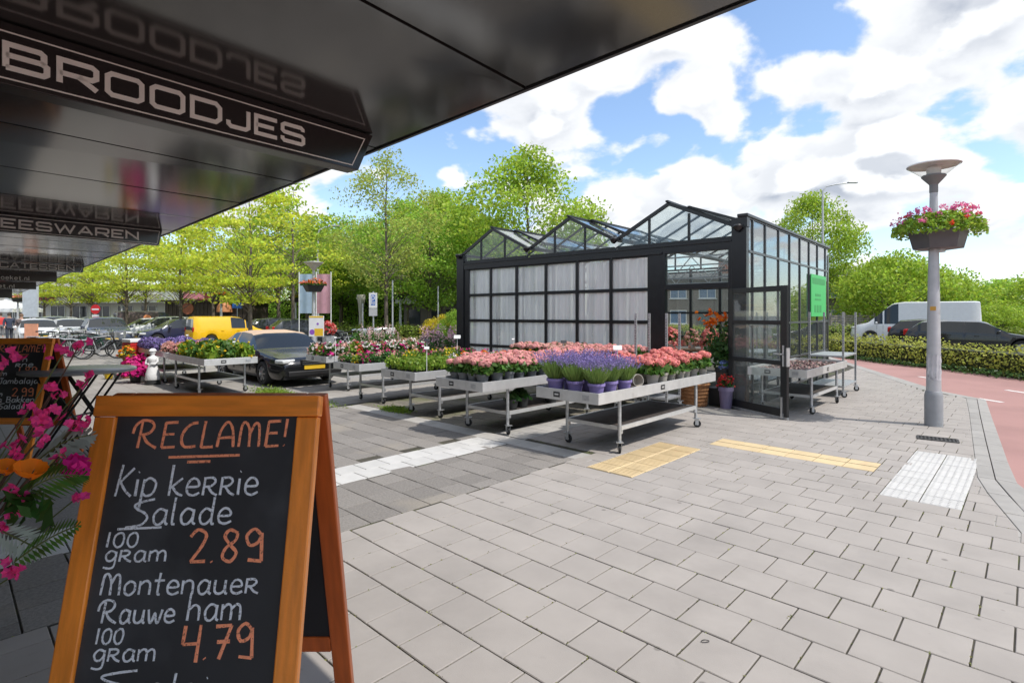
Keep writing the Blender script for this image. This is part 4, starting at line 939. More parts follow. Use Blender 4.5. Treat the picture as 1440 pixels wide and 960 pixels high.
def aboard(lat, d, label, lines, rz=YAW):
    """top of the front face at z=1.426; front leans towards local -y"""
    loc = Vector((lat*CA-d*SA, lat*SA+d*CA, 0)); t = thing('chalk_board', label, 'chalkboard', loc, rz, 'wooden pavement chalkboards')
    fr = link('front_leaf', None, t, (0,0,1.426)); fr.rotation_euler = (-TILT, 0, 0)          # local z runs up the leaf
    V1 = 1.463
    def fb(n, m, *b, par=fr, bevel=.005):
        q = MB()
        for x in b: q.bb(*x)
        return q.build(n, m, par, bevel=bevel)
    fb('stile', wood_f, (-.375,-.303,0,.032,-V1,-.071)); fb('stile', wood_f, (.303,.375,0,.032,-V1,-.071))
    fb('top_rail', wood_h, (-.378,.378,-.006,.036,-.069,0)); fb('bottom_rail', wood_h, (-.303,.303,.002,.032,-.97,-.90))
    fb('slate', slate, (-.303,.303,.012,.022,-.90,-.069), bevel=0)
    bk = link('rear_leaf', None, t, (0,.058,1.416)); bk.rotation_euler = (R(14.5), 0, 0)
    V2 = 1.416/math.cos(R(14.5))-.008
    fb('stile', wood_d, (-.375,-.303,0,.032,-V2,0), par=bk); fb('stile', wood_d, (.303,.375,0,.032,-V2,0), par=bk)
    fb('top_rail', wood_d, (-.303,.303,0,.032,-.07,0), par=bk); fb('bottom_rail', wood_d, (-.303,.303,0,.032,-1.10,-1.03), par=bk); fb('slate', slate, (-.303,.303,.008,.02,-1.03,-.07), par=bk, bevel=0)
    q = MB()
    for x in (-.25,.25): q.tube([(x-.04,.045,1.40),(x+.04,.045,1.40)], .009, 8)
    q.build('hinge', GALV, t)
    for i, (nm, mat, items) in enumerate(lines):
        mb = MB()
        for j, (s, u0, u1, v, h, r) in enumerate(items):
            if s == '_': m2 = MB(); m2.tube([(u0,0,-v),(u1,0,-v+h)], r, 6); mb.add([(a,b*.22,c) for a,b,c in m2.v], m2.f)
            else: handwrite(mb, s, u0, u1, -v, h, r, .02, .012, i*10+j)
        mb.v = [(a, b+.0118, c) for a, b, c in mb.v]
        mb.build(nm, mat, fr, True, 60)
U = -1.026
L1 = [('chalk_heading', chalk_o, [('RECLAME!', -1.255-U,-.752-U,.172,.085,.0050), ('_', -1.139-U,-.904-U,.202,.007,.005), ('_', -1.075-U,-.999-U,.217,.002,.005)]),
      ('chalk_text', chalk_w, [('Kip', -1.296-U,-1.165-U,.325,.090,.0042), ('kerrie', -1.121-U,-.832-U,.323,.088,.0042), ('Salade', -1.235-U,-.908-U,.412,.078,.0042), ('_', -1.271-U,-1.13-U,.426,.006,.004), ('100', -1.296-U,-1.199-U,.480,.045,.0036), ('gram', -1.296-U,-1.100-U,.523,.052,.0036)]),
      ('chalk_price', chalk_o, [('2.89', -1.035-U,-.800-U,.525,.098,.0056)]),
      ('chalk_text', chalk_w, [('Montenauer', -1.292-U,-.800-U,.620,.066,.0040), ('Rauwe', -1.280-U,-1.05-U,.700,.062,.0040), ('ham', -1.010-U,-.842-U,.692,.075,.0040), ('100', -1.281-U,-1.200-U,.758,.044,.0036), ('gram', -1.283-U,-1.092-U,.806,.054,.0036), ('S', -1.263-U,-1.16-U,.90,.070,.004), ('a', -1.10-U,-1.05-U,.90,.055,.004), ('l', -1.03-U,-1.01-U,.90,.06,.004), ('a', -.995-U,-.955-U,.90,.055,.004), ('i', -.93-U,-.92-U,.90,.06,.004)]),
      ('chalk_price', chalk_o, [('4.79', -1.018-U,-.800-U,.800,.098,.0056)])]
aboard(U, 1.84, 'orange wooden chalkboard offering kip kerrie salade, large in the foreground', L1)
L2 = [('chalk_heading', chalk_o, [('RECLAME!', -.23,.27,.16,.08,.0055), ('_', -.08,.12,.19,.004,.005)]),
      ('chalk_text', chalk_w, [('n', .07,.12,.27,.06,.005), ('rne', .0,.20,.33,.06,.005), ('am', -.2,-.08,.43,.05,.005), ('Jambalaja', -.16,.29,.52,.06,.005), ('am', -.2,-.08,.66,.05,.005), ('nja Bakken', -.2,.29,.73,.06,.005), ('Salade', -.1,.2,.80,.06,.005), ('am', -.2,-.10,.88,.05,.005)]),
      ('chalk_price', chalk_o, [('1.89', .05,.25,.42,.09,.006), ('2.99', .02,.26,.66,.09,.006)])]
aboard((29-720)/765*6.26, 6.26, 'orange framed chalkboard partly cut off at left edge, beyond the table', L2)
# ================================================================ FOREGROUND FLOWER ARRANGEMENT
fa = thing('flower_arrangement', 'silk flower arrangement with magenta blossom, orange poppies and fern leaves', 'flowers', at(-185,1.62))
base = at(-185,1.62)
def loc_(px, py, d): return at(px, d, EYE-(py-442)/765*d)-base
q = MB(); q.lathe([(.13,0),(.16,.02),(.19,.55),(.205,.56),(.205,.60),(.18,.60),(.17,.5)], 24, cap=True); q.build('planter', pm('planter_grey',(.12,.12,.125),.5), fa, True)
rg = np.random.default_rng(3); rr = random.Random(3)
MAGF = leafm('silk_magenta', (.90,.07,.34), .42, .25, .012, .7); DEEP = leafm('silk_deep_magenta', (.72,.02,.30), .42, .2, .01, .7); POPP = leafm('silk_orange', (.95,.27,.012), .42, .10, .006, .7)
SILV = leafm('silver_leaf', (.36,.43,.38), .3, .15, .01, .7); twig = pm('twig_brown', (.07,.035,.025), .7)
clus = [(92,492,20,1.75),(110,488,12,1.72),(12,504,17,1.6),(125,532,9,1.7),(118,540,8,1.7),(75,548,11,1.65),(86,553,8,1.66),(40,575,12,1.6),(62,580,13,1.62),(82,583,13,1.6),(50,590,11,1.6),(115,590,12,1.7),(104,600,9,1.7),(60,612,12,1.55),(28,622,10,1.55),(14,634,12,1.55),(26,640,9,1.55),(83,642,12,1.6),(109,699,9,1.6),(18,684,11,1.5),(30,700,8,1.5),(18,716,12,1.5),(4,741,9,1.5),(15,795,13,1.5),(25,805,9,1.5),(112,602,7,1.72)]
root = Vector((.02,0,.55)); tips = []
for i, (px, py, r, d) in enumerate(clus):
    c = loc_(px, py, d); rad = r/765*d*.72; vs = []
    for k in range(max(3, int(r/2.2))):
        cc = np.array(c)+rg.normal(size=3)*rad*.62; nd = rg.normal(size=3)+np.array([.5,-.9,.3]); nd /= np.linalg.norm(nd)
        t1 = np.cross(nd, rg.normal(size=3)); t1 /= np.linalg.norm(t1); t2 = np.cross(nd, t1)
        for a in range(6):                                             # little five/six-petalled blossoms
            q_ = a*math.pi/3+rr.random()*.3; e = t1*math.cos(q_)+t2*math.sin(q_); f = np.cross(nd, e); s = .0135*rr.uniform(.8,1.25)
            vs += [cc, cc+e*s*.62+f*s*.42+nd*s*.20, cc+e*s*1.05+nd*s*rr.uniform(.1,.5), cc+e*s*.62-f*s*.42+nd*s*.20]
    leafobj('blossom', np.array(vs), MAGF if i % 4 else MAGF, fa); tips.append(c)
# magenta peony
c = np.array(loc_(108,658,1.62)); vs = []
for k in range(70):
    nd = rg.normal(size=3)+np.array([.1,-.2,.4]); nd /= np.linalg.norm(nd); cc = c+nd*.030*rg.uniform(.3,1.0)
    vs.append(leaves(cc[None], .045, rg, .6, .8, nrm=nd[None], curl=.2))
leafobj('peony', np.concatenate(vs), DEEP, fa)
# poppies: cupped petals
for (px, py, r, d) in ((42,664,25,1.5),(6,660,20,1.5)):
    c = Vector(loc_(px, py, d)); ax = Vector((.35,.10,.85)).normalized(); t1 = ax.orthogonal().normalized(); t2 = ax.cross(t1); R_ = r/765*d
    pb = MB()
    for k in range(5):
        a0 = k*2*math.pi/5; n1, n2 = 7, 6; vs = []; fs = []
        for i in range(n1+1):
            for j in range(n2+1):
                w_ = (j/n2-.5)*1.65; u_ = i/n1; rad = R_*(u_**.8)*(1+.05*math.sin(9*w_+k)); h_ = R_*(-.55+.95*u_**1.6+.05*math.sin(7*w_+k*2)*u_)
                an = a0+w_*(.45+.55*u_); vs.append(c+t1*(math.cos(an)*rad*.78)+t2*(math.sin(an)*rad*.78)+ax*(h_*.8+.002*k))
        for i in range(n1):
            for j in range(n2): a_ = i*(n2+1)+j; fs.append((a_,a_+1,a_+n2+2,a_+n2+1))
        pb.add(vs, fs)
    pb.build('poppy', POPP, fa, True, 0); tips.append(c-ax*(R_*.46))
for i, c in enumerate(tips):
    st = root+Vector((rr.uniform(-.06,.1),rr.uniform(-.06,.06),rr.uniform(0,.05))); m1 = st.lerp(c,.55)+Vector((0,0,.05))+Vector((rr.uniform(-.03,.03),)*3)
    pts = catmull([(0,0)],1); P_ = [st.lerp(m1, k/6).lerp(m1.lerp(c, k/6), k/6) for k in range(7)]
    q = MB(); q.tube(P_, .0022 if i < len(clus) else .0032, 5); q.build('stem', twig if i % 3 else STEM, fa, True)
def frond(p0, p1, sag, n, L, wd, mat, nm):
    p0, p1 = Vector(p0), Vector(p1); vs = []; sp = []; ax = (p1-p0).normalized(); sd = ax.cross(Vector((.55,-.6,.55))).normalized()
    for k in range(n+1):
        t = k/n; c = p0.lerp(p1,t)+Vector((0,0,sag*math.sin(math.pi*t))); sp.append(c); l = L*math.sin(math.pi*(.12+.83*t))**.8
        for s in (-1,1):
            dr = (sd*s+ax*.75).normalized(); e = c+dr*l+Vector((0,0,-.12*l)); w_ = ax*wd
            m_ = c.lerp(e,.45); vs += [c, m_+w_, e, m_-w_]
    leafobj(nm, np.array([tuple(v) for v in vs]), mat, fa); q = MB(); q.tube(sp, .0022, 5); q.build('stem', STEM, fa, True)
frond(loc_(20,790,1.48), loc_(110,738,1.5), .01, 15, .055, .006, GREEN, 'fern_frond')
frond(loc_(10,712,1.5), loc_(118,668,1.6), .03, 17, .085, .006, GREEN, 'fern_frond')
frond(loc_(-10,740,1.5), loc_(62,775,1.5), .0, 13, .06, .007, SILV, 'fern_frond')
frond(loc_(50,650,1.65), loc_(128,612,1.72), .02, 9, .075, .014, SILV, 'silver_frond')
frond(loc_(58,668,1.62), loc_(90,655,1.6), .02, 6, .05, .01, leafm('pale_yellow_leaf',(.55,.55,.22)), 'pale_leaf')
vs = []
for k in range(26):
    c = np.array(loc_(rr.uniform(10,78), rr.uniform(690,735), rr.uniform(1.46,1.56))); vs.append(leaves(c[None], .075, rg, .5, .5, nrm=np.array([[.4,-.6,.6]]), curl=.15))
leafobj('leaves', np.concatenate(vs), DARKG, fa)
# ================================================================ STANDING TABLE, STATUE, TUBS
tb = thing('folding_table', 'round dark standing table on crossed black folding legs', 'table', at(112,6.35), YAW)
q = MB(); q.lathe([(.02,1.03),(.53,1.03),(.55,1.037),(.55,1.06),(.54,1.066),(.0,1.066)], 40, cap=False); q.build('table_top', pm('table_top_grey',(.17,.175,.18),.32,var=.1), tb, True)
blk = pm('black_tube', (.012,.012,.013), .4)
for y in (-.2,.2):
    for s in (-1,1):
        q = MB(); q.tube([(s*.36,y,1.03),(-s*.36,y,.02),(-s*.42,y,.012)], .014, 8); q.tube([(s*.29,y*.8,1.03),(-s*.43,y*.8,.02)], .012, 8); q.build('leg', blk, tb, True)
q = MB(); q.tube([(0,-.2,.525),(0,.2,.525)], .012, 8); q.build('cross_bar', blk, tb)
st = thing('garden_statue', 'white garden statue of a robed figure beside the left trolley', 'statue', (-15.55,3.55,0), YAW)
q = MB(); q.lathe([(.17,0),(.17,.05),(.14,.06),(.14,.10)], 18); q.build('base', BLKP, st, True)
q = MB(); q.lathe([(.15,.10),(.165,.13),(.15,.25),(.115,.40),(.085,.50),(.095,.55),(.115,.60),(.10,.655),(.045,.69),(.04,.715),(.06,.745),(.066,.785),(.055,.82),(.03,.84),(.0,.842)], 20)
for s in (-1,1): q.tube([(s*.10,0,.64),(s*.135,-.02,.56),(s*.11,-.08,.49),(s*.03,-.115,.50)], [.035,.032,.028,.02], 8)
q.lathe([(.075,.80),(.085,.81),(.05,.86),(.0,.87)], 14)
q.build('figure', pm('white_plaster',(.75,.75,.74),.7,var=.06,bump=.2,bscale=25), st, True, 60)
rb = thing('red_crate', 'bright red slatted plastic bin on red post, left of the trolleys', 'bin', (-18.1,3.75,0), R(10))
q = MB(); q.bb(-.22,.22,-.22,.22,.0,.5); q.build('post', pm('dark_red',(.30,.02,.03),.5), rb)
q = MB()
for z in range(6): q.bb(-.26,.26,-.26,.26,.5+z*.07,.5+z*.07+.055)
q.bb(-.245,.245,-.245,.245,.5,.92); q.build('basket', red_p, rb); q = MB(); q.bb(-.27,.27,-.27,.27,.925,1.02); q.build('lid', WHITE, rb, bevel=.02)
pk_ = Kind([bedding(201,BLKP,DARKG,[MAG],'potted_plant',.30,.42,70,150,.08,.14,.09)], 'magenta flowering potted plant standing beside the white statue', 'plant', None); pk_.put((-16.3,3.35,0))
po = Kind([bedding(203,TERRA,GREEN,[ORNG,YELL],'potted_plant',.20,.26,120,60,.07,.11,.05)], 'orange flowers in terracotta pot raised before the red bin', 'plant', None); 
q = MB(); q.bb(-.12,.12,-.12,.12,0,.42); o = q.build('plant_stand', TERRA, None, bevel=.01); o.location=(-17.6,3.42,0); tag(o,'brown plinth carrying the orange flowers before the red bin','plinth'); po.put((-17.6,3.42,.42))
py_ = Kind([bedding(204,pm('yellow_pot',(.75,.52,.02),.45),GREEN,[YELL],'potted_plant',.13,.14,90,10,.06,.11,.04)], 'small plant in a bright yellow pot on the ground', 'plant', None); py_.put((-17.75,3.05,0))
pg_ = Kind([bedding(205,GREYP,LIME,[WHTP],'potted_plant',.16,.18,110,20,.06,.11,.04)], 'small lime plant in grey pot beside the yellow pot', 'plant', None); pg_.put((-17.4,3.2,0))
# plants at the greenhouse door
tall = link('tall_plant', None); pot(tall,.13,.16,.38,BLKP); rg = np.random.default_rng(8)
c, d = dome(520, .36, np.array([0,0,.75]), rg, 1.6, .7, -.9); leafobj('foliage', leaves(c,.11,rg,.3,.6,nrm=d), DARKG, tall)
c = np.stack([rg.normal(size=46)*.17-.12, rg.normal(size=46)*.15-.05, 1.30+rg.normal(size=46)*.10],1); cc = np.repeat(c,6,0)+rg.normal(size=(276,3))*.014; leafobj('flowers', leaves(cc,.07,rg,.3,.7), ORNG, tall)
q = MB()
for k in range(9): q.tube([(0,0,.35),(rg.normal()*.1,rg.normal()*.1,.9),(rg.normal()*.2,rg.normal()*.2,1.3)], .006, 5)
q.build('stems', STEM, tall); tag(tall,'tall leafy plant with orange flowers by the greenhouse doorway','plant'); tall.location = gw(-.15,.22,.32); tall.scale=(1,1,1)
q = MB(); q.bb(-.22,.22,-.2,.2,0,.32); o = q.build('plant_stand', BLKP, None); o.location = gw(-.15,.22,0); tag(o,'black plinth under the tall orange flowered plant','plinth')
wk = pm('wicker', (.33,.15,.06), .8, var=.35, scale=20, bump=.8, bscale=70); bs = thing('wicker_basket','brown woven wicker basket on the ground behind the front trolley','basket', gw(-.55,-.25,0), GT)
q = MB()
for k in range(12): q.lathe([(.235+.012*(k%2)+k*.003,.02+k*.032),(.245+.012*((k+1)%2)+k*.003,.02+k*.032+.030)], 22, cap=False)
q.lathe([(.20,0),(.24,.01)],22); q.build('weave', wk, bs); q = MB(); q.tube([(.285*math.cos(a),.285*math.sin(a),.41) for a in [i*math.pi/12 for i in range(25)]], .02, 8, cap=False); q.build('rim', wk, bs, True)
for k in range(3):
    pass
tp = link('potted_plant', None); pot(tp,.12,.155,.46,pm('lilac_tall_pot',(.16,.13,.22),.5)); rg = np.random.default_rng(14)
c, d = dome(120,.17,np.array([0,0,.46]),rg,1.3,.5); leafobj('foliage', leaves(c,.08,rg,.3), DARKG, tp); c, d = dome(50,.19,np.array([0,0,.5]),rg,1.3,.2); leafobj('flowers', leaves(np.repeat(c,5,0)+rg.normal(size=(250,3))*.014,.045,rg,.4,.8), REDP, tp)
tag(tp,'red flowers in tall lilac grey pot beside the open glass door','plant'); tp.location = gw(.02,-.16,0); tp.scale = (.8,.8,.85)
bf = Kind([bedding(210,BLKP,GREEN,[leafm('petal_blue',(.35,.45,.80),.3)],'potted_plant',.13,.20,60,90,.06,.10,.06)],'pale blue flowers in pot on the plinth by the door','plant',None); bf.put(gw(-.12,.12,.62), 0, 0, .62); q = MB(); q.bb(-.14,.14,-.12,.12,0,.62); o = q.build('plant_stand', pm('dark_wood',(.05,.03,.02),.6), None); o.location = gw(-.12,.12,0); o.scale = (.7,.7,1); tag(o,'dark wooden plinth under the pale blue flowers','plinth')
# inside the shop: table with vases and flowers
it = thing('display_table','long display table inside the greenhouse, seen through the doorway','table', gw(-2.3,3.2,0), GT)
q = MB(); q.bb(-1.6,1.6,-.35,.35,.78,.83); q.build('table_top', pm('table_wood',(.20,.12,.07),.6), it)
for x in (-1.5,1.5):
    for y in (-.3,.3): q = MB(); q.bb(x-.03,x+.03,y-.03,y+.03,0,.78); q.build('leg', BLACK, it)
bi = Kind([bedding(221,WHITE,DARKG,[CORAL],'potted_plant',.22,.34,90,80,.08,.10,.07), bedding(222,WHITE,GREEN,[LPINK],'potted_plant',.20,.30,90,60,.08,.10,.06)],'potted flowers on the display table inside the greenhouse','plant','flowers on the display table')
for k in range(6): bi.put(gw(-3.6+k*.5,3.2+.1*(k%2),.83), k, k, 1, 'potted flowers on the display table inside greenhouse, %s from left' % ORD[k])
for k in range(2):
    q = MB(); q.lathe([(.05,0),(.14,.06),(.17,.15),(.14,.24),(.06,.29),(.06,.32)], 18); o = q.build('round_vase', pm('amber_vase',(.35,.16,.06),.35), None, True); o.location = gw(-1.45+k*.38,3.1,.83); tag(o,'round amber brown vase on display table, %s of the pair' % ('left','right')[k],'vase','pair of amber vases')
for k in range(5): bi.put(gw(-5.6+k*.9,2.0+.3*(k%2),0), k, k, 1.6, 'tall potted flowers behind the curtains, %s from left' % ORD[k], 'potted flowers behind the curtains')
# ================================================================ LAMP POST WITH FLOWER BASKET
lamp_grey = pm('lamp_post_paint', (.46,.47,.485), .45, metal=.25, var=.09, scale=6, dirt=((.22,.21,.20), 5, .63, .45))
lp = thing('lamp_post', 'grey tapered lamp post with wide dish lamp at the pavement corner', 'lamp post', at(1313,8.34))
q = MB(); q.lathe([(.118,-.05),(.118,.46),(.105,.52),(.098,.53)], 24); q.build('base_sleeve', pm('sleeve_grey',(.27,.28,.295),.5,var=.1,dirt=((.12,.12,.11),7,.6,.5)), lp, True)
q = MB(); q.lathe([(.096,.50),(.086,1.3),(.074,2.2),(.060,3.0),(.050,3.58)], 24); q.build('pole', lamp_grey, lp, True)
q = MB(); q.lathe([(.052,3.56),(.056,3.58),(.056,3.68),(.06,3.69),(.16,3.81),(.15,3.83)], 24); q.build('lamp_cup', pm('lamp_cup',(.20,.205,.21),.45), lp, True)
M_ = Matrix.Rotation(R(-3),3,'Y')
q = MB(); q.lathe([(.15,3.82),(.325,3.965),(.33,3.98)], 40, cap=False); q.build('diffuser', glassm('lamp_acrylic',(.93,.93,.92),.8), lp, True)
q = MB(); q.lathe([(.335,3.97),(.345,3.98),(.34,3.995),(.24,4.02),(.0,4.03)], 40, cap=False); q.lathe([(.0,3.985),(.31,3.985),(.33,3.971)], 40, cap=False); q.build('lid', pm('lamp_lid',(.86,.87,.88),.5,dirt=((.55,.45,.36),5,.60,.35)), lp, True, 50)
q = MB(); q.lathe([(.06,3.82),(.09,3.84),(.095,3.93),(.07,3.955)], 20); q.build('reflector', WHITE, lp, True)
q = MB(); q.bb(-.035,.035,-.0795-.006,-.0755,1.76,1.82); q.build('number_plate', pm('orange_plate',(.55,.30,.05),.5), lp); 
q = MB(); n = 14; vs = []; fs = []
for i in range(n+1):
    a = -2.3+i*2.2/n
    for j in range(8):
        r_ = .095+.012*math.sin(i*1.7+j)*math.sin(j*1.1); vs.append((r_*math.cos(a), r_*math.sin(a), .70+j*.055+.008*math.sin(i)))
for i in range(n):
    for j in range(7): fs.append((i*8+j,(i+1)*8+j,(i+1)*8+j+1,i*8+j+1))
q.add(vs,fs); q.build('torn_poster', pm('torn_paper',(.50,.50,.52),.7,var=.15,scale=8,dirt=((.16,.16,.18),9,.54,.8)), lp, True, 0)
hb = thing('hanging_planter', 'grey hexagonal flower box of pink and orange geraniums round the post', 'planter', at(1319,8.34,2.70), R(18)); hb.scale = (.94,.94,.94)
hx = lambda r, z: [(r*math.cos(i*math.pi/3), r*math.sin(i*math.pi/3), z) for i in range(6)]
q = MB(); a = hx(.34,0)+hx(.41,.29)+hx(.385,.29)+hx(.37,.24); q.add(a, [(5,4,3,2,1,0)]+[(i,(i+1)%6,6+(i+1)%6,6+i) for i in range(6)]+[(6+i,6+(i+1)%6,12+(i+1)%6,12+i) for i in range(6)]+[(17,16,15,14,13,12)[::-1]]); q.build('box', pm('planter_grey_plastic',(.105,.10,.105),.5), hb, bevel=.008)
q = MB(); q.lathe([(.10,-.05),(.10,.0)], 16); q.build('clamp', GALV, hb)
rg = np.random.default_rng(21)
NL = 2600; a = rg.uniform(0,6.283,NL); r = .62*np.sqrt(rg.random(NL)); c = np.stack([r*np.cos(a), r*np.sin(a), .28+.30*np.sqrt(np.clip(1-(r/.66)**2,0,1))*(.3+.7*rg.random(NL))+.05*rg.random(NL)-.16*(r>.47)*rg.random(NL)],1); leafobj('foliage', leaves(c,.060,rg,.3,.85), leafm('geranium_leaf',(.27,.42,.05)), hb)
GPK = leafm('geranium_pink',(.80,.20,.42),.3,.25,.015); GOR = leafm('geranium_red_orange',(.80,.085,.03),.3,.25,.02)
for m, n, s in ((GPK,40,0),(GOR,13,1)):
    a = rg.uniform(0,6.283,n); r = .62*np.sqrt(rg.uniform(.12,1,n)); c = np.stack([r*np.cos(a), r*np.sin(a), .36+.32*np.sqrt(np.clip(1-(r/.70)**2,0,1))+rg.normal(size=n)*.04-.10*(r>.5)],1)
    cc = np.repeat(c,22,0)+rg.normal(size=(22*n,3))*.021; leafobj('flowers', leaves(cc,.034,rg,.3,.85), m, hb)
q = MB()
for k in range(30):
    a = rg.uniform(0,6.283); q.tube([(.25*math.cos(a),.25*math.sin(a),.28),(.45*math.cos(a),.45*math.sin(a),.46),(.60*math.cos(a),.60*math.sin(a),.38+rg.normal()*.08)], .004, 4)
q.build('stems', STEM, hb)
# ================================================================ VEHICLES
CG = pm('car_glass', (.018,.022,.026), .04, spec=.5, var=.0); CHR = pm('chrome', (.75,.76,.77), .12, metal=1.0, var=.02); PLATE = pm('number_plate_yellow', (.78,.50,.03), .5, var=.03); TRIM = pm('black_trim', (.015,.015,.016), .5)
LENS = pm('headlamp_lens', (.62,.63,.62), .08, spec=.7, var=.25, scale=30); REDL = pm('tail_lamp', (.42,.01,.012), .15); RIM = pm('alloy_rim', (.48,.49,.50), .3, metal=.85)
def paintm(n, c, rough=.22): return pm('car_paint_'+n, c, rough, var=.03, coat=.45)
def lerp_prof(x, P_): return interp(x, P_)
def make_car(name, label, L, W, top, belt, ws, rw_, sidewin, pillars, wheels, rw, paint, loc, rz, group, roof=None, detail=True, zb0=.20, plates=True, hlz=.66, extra=None, cat='car', ride=0):
    t = thing(name, label, cat, loc, rz, group)
    xs = sorted(set([round(i*L/ (64 if detail else 40),3) for i in range((64 if detail else 40)+1)]+[a for a in (*ws,*rw_,*sidewin) ]+[p_ for q_ in pillars for p_ in q_]))
    ra = rw+.055; zmax = max(z for _, z in top)
    def ringp(x):
        zt = interp(x, top); zbel = min(interp(x, belt), zt-.012)
        e = 0.0
        if x < .55: e = ((.55-x)/.55)**2.4*.17
        if x > L-.5: e = ((x-L+.5)/.5)**2.4*.13
        hw = W/2*(1-e); f = max(0.0, min(1.0, (zt-zbel)/max(.05, zmax-zbel)))
        zb = zb0+(.10 if x < .12 or x > L-.12 else 0); za = 0
        for wx in wheels:
            if abs(x-wx) < ra: za = max(za, rw+math.sqrt(ra*ra-(x-wx)**2))
        z1 = max(zb, za); z2 = max(zb+.13, za+.025); z3 = max(zb+.62*(zbel-zb), za+.05); z4 = max(zbel, z3+.03)
        y5 = hw*(.93-.19*f) if zt-zbel < .95 else hw*(.93-.07*f)
        z5 = max(zt-.015-.045*f, z4+.004)
        return [(0,zb0-.0),(hw*.92,z1),(hw*.985,z2),(hw,z3),(hw*.965,z4),(y5,z5),(y5*.62,max(zt-.004,z5+.002)),(0,max(zt,z5+.004))]
    rings = [ringp(x) for x in xs]; V = []; idx = []
    for x, rg_ in zip(xs, rings):
        row = []
        for (y, z) in rg_: row.append(len(V)); V.append((L/2-x, y, z))
        for (y, z) in reversed(rg_[1:-1]): row.append(len(V)); V.append((L/2-x, -y, z))
        idx.append(row)
    n = 14; parts = {'body':[], 'windscreen':[], 'rear_window':[], 'side_window':[], 'roof':[]}
    seg = [0,1,2,3,4,5,6,6,5,4,3,2,1,0]
    for i in range(len(xs)-1):
        xm = (xs[i]+xs[i+1])/2
        for k in range(n):
            s = seg[k]; f_ = (idx[i][k], idx[i+1][k], idx[i+1][(k+1)%n], idx[i][(k+1)%n]); nm = 'body'
            if s == 4 and sidewin[0] < xm < sidewin[1] and not any(a < xm < b for a, b in pillars): nm = 'side_window'
            elif s >= 5 and ws[0] < xm < ws[1]: nm = 'windscreen'
            elif s >= 5 and rw_[0] < xm < rw_[1]: nm = 'rear_window'
            elif s >= 4 and roof and ws[1] <= xm <= rw_[1]+.05: nm = 'roof'
            parts[nm].append(f_)
    parts['body'].append(tuple(idx[0])); parts['body'].append(tuple(reversed(idx[-1])))
    mats = dict(body=paint, windscreen=CG, rear_window=CG, side_window=CG, roof=roof or paint)
    jobs = []
    for nm, fs in parts.items():
        if not fs: continue
        if nm != 'side_window': jobs.append((nm, fs)); continue
        bins = {}
        for f_ in fs:
            cx_ = sum(V[i][0] for i in f_)/4; cy_ = sum(V[i][1] for i in f_)/4
            bins.setdefault((cy_ > 0, sum(L/2-cx_ > p_[0] for p_ in pillars)), []).append(f_)
        jobs += [('side_window', b_) for b_ in bins.values()]
    for nm, fs in jobs:
        use = sorted(set(i for f_ in fs for i in f_)); mp = {a: b for b, a in enumerate(use)}
        q = MB(); q.add([V[i] for i in use], [tuple(mp[i] for i in f_) for f_ in fs]); q.build({'roof':'soft_top' if roof else 'roof'}.get(nm, nm), mats[nm], t, True, 48)
    for wx in wheels:
        for s in (-1, 1):
            wl = link('wheel', None, t, (L/2-wx, s*(W/2-.115), rw), 0); Mx = Matrix.Rotation(R(90),3,'X')
            q = MB(); q.lathe([(rw*.66,-.10),(rw*.93,-.105),(rw,-.07),(rw,.07),(rw*.93,.105),(rw*.66,.10)], 26, M=Mx, cap=False); q.build('tyre', RUBBER, wl, True)
            q = MB(); q.lathe([(rw*.67,.04),(rw*.67,.07),(rw*.60,.085),(rw*.56,.05),(rw*.2,.05)], 26, M=Matrix.Rotation(R(90)*-s,3,'X'), cap=False)
            for k in range(7):
                a = k*2*math.pi/7; q.beam((rw*.08*math.cos(a),s*.07,rw*.08*math.sin(a)),(rw*.60*math.cos(a),s*.075,rw*.60*math.sin(a)),.05,.035)
            q.lathe([(rw*.16,.06),(rw*.16,.085),(.0,.09)], 12, M=Matrix.Rotation(R(90)*-s,3,'X'), cap=False); q.build('rim', RIM, wl, True, 30)
    def fx(x): return L/2-x
    for s in (-1,1):
        y = s*W*.36; h_ = link('headlight', None, t, (0,0,0)); q = MB(); q.box((fx(.17),y,hlz),(.30,W*.20,.105), rz=-s*.30); q.build('lens', LENS, h_, True, 30, bevel=.03)
        q = MB(); zt_ = interp(L-.1, belt)-.08 if roof is None else .78; q.box((fx(L-.06),s*W*.40,min(zt_,1.0)),(.14,.14,.24)); q.build('tail_light', REDL, t, True, 30, bevel=.02)
        mx = ws[0]+.35; zm = interp(mx, belt)+.07; q = MB(); q.box((fx(mx),s*(W/2+.09),zm),(.10,.17,.12)); q.build('mirror', paint, t, True, 30, bevel=.03)
        if detail:
            for hxp in (sidewin[0]+.75, sidewin[0]+1.65):
                if hxp < sidewin[1]-.2 or extra == 'van': q = MB(); q.box((fx(hxp),s*(W/2-.003),interp(hxp,belt)-.13),(.16,.022,.03)); q.build('door_handle', paint, t)
            for hxp in [p_[0]+.02 for p_ in pillars]+[sidewin[0]+.12]:
                q = MB(); q.beam((fx(hxp),s*(W/2+.0005),.34),(fx(hxp),s*(W/2*.985+.002),interp(hxp,belt)-.06),.008,.012); q.build('door_seam', TRIM, t)
    q = MB(); q.box((fx(.055),0,hlz-.03),(.17,W*.36,.13)); gr = q.build('grille', TRIM, t, bevel=.015)
    q = MB()
    for z in (-.055,0,.055): q.box((fx(-.034),0,hlz-.03+z),(.014,W*.35,.018))
    q.build('grille_bar', CHR, gr)
    q = MB(); q.box((fx(.03),0,.34),(.12,W*.72,.14)); q.build('lower_intake', TRIM, t, bevel=.02)
    q = MB(); q.bb(fx(L-.04)-.05,fx(.04)+.0,-W*.40,W*.40,.20,.34); q.build('underbody', TRIM, t)
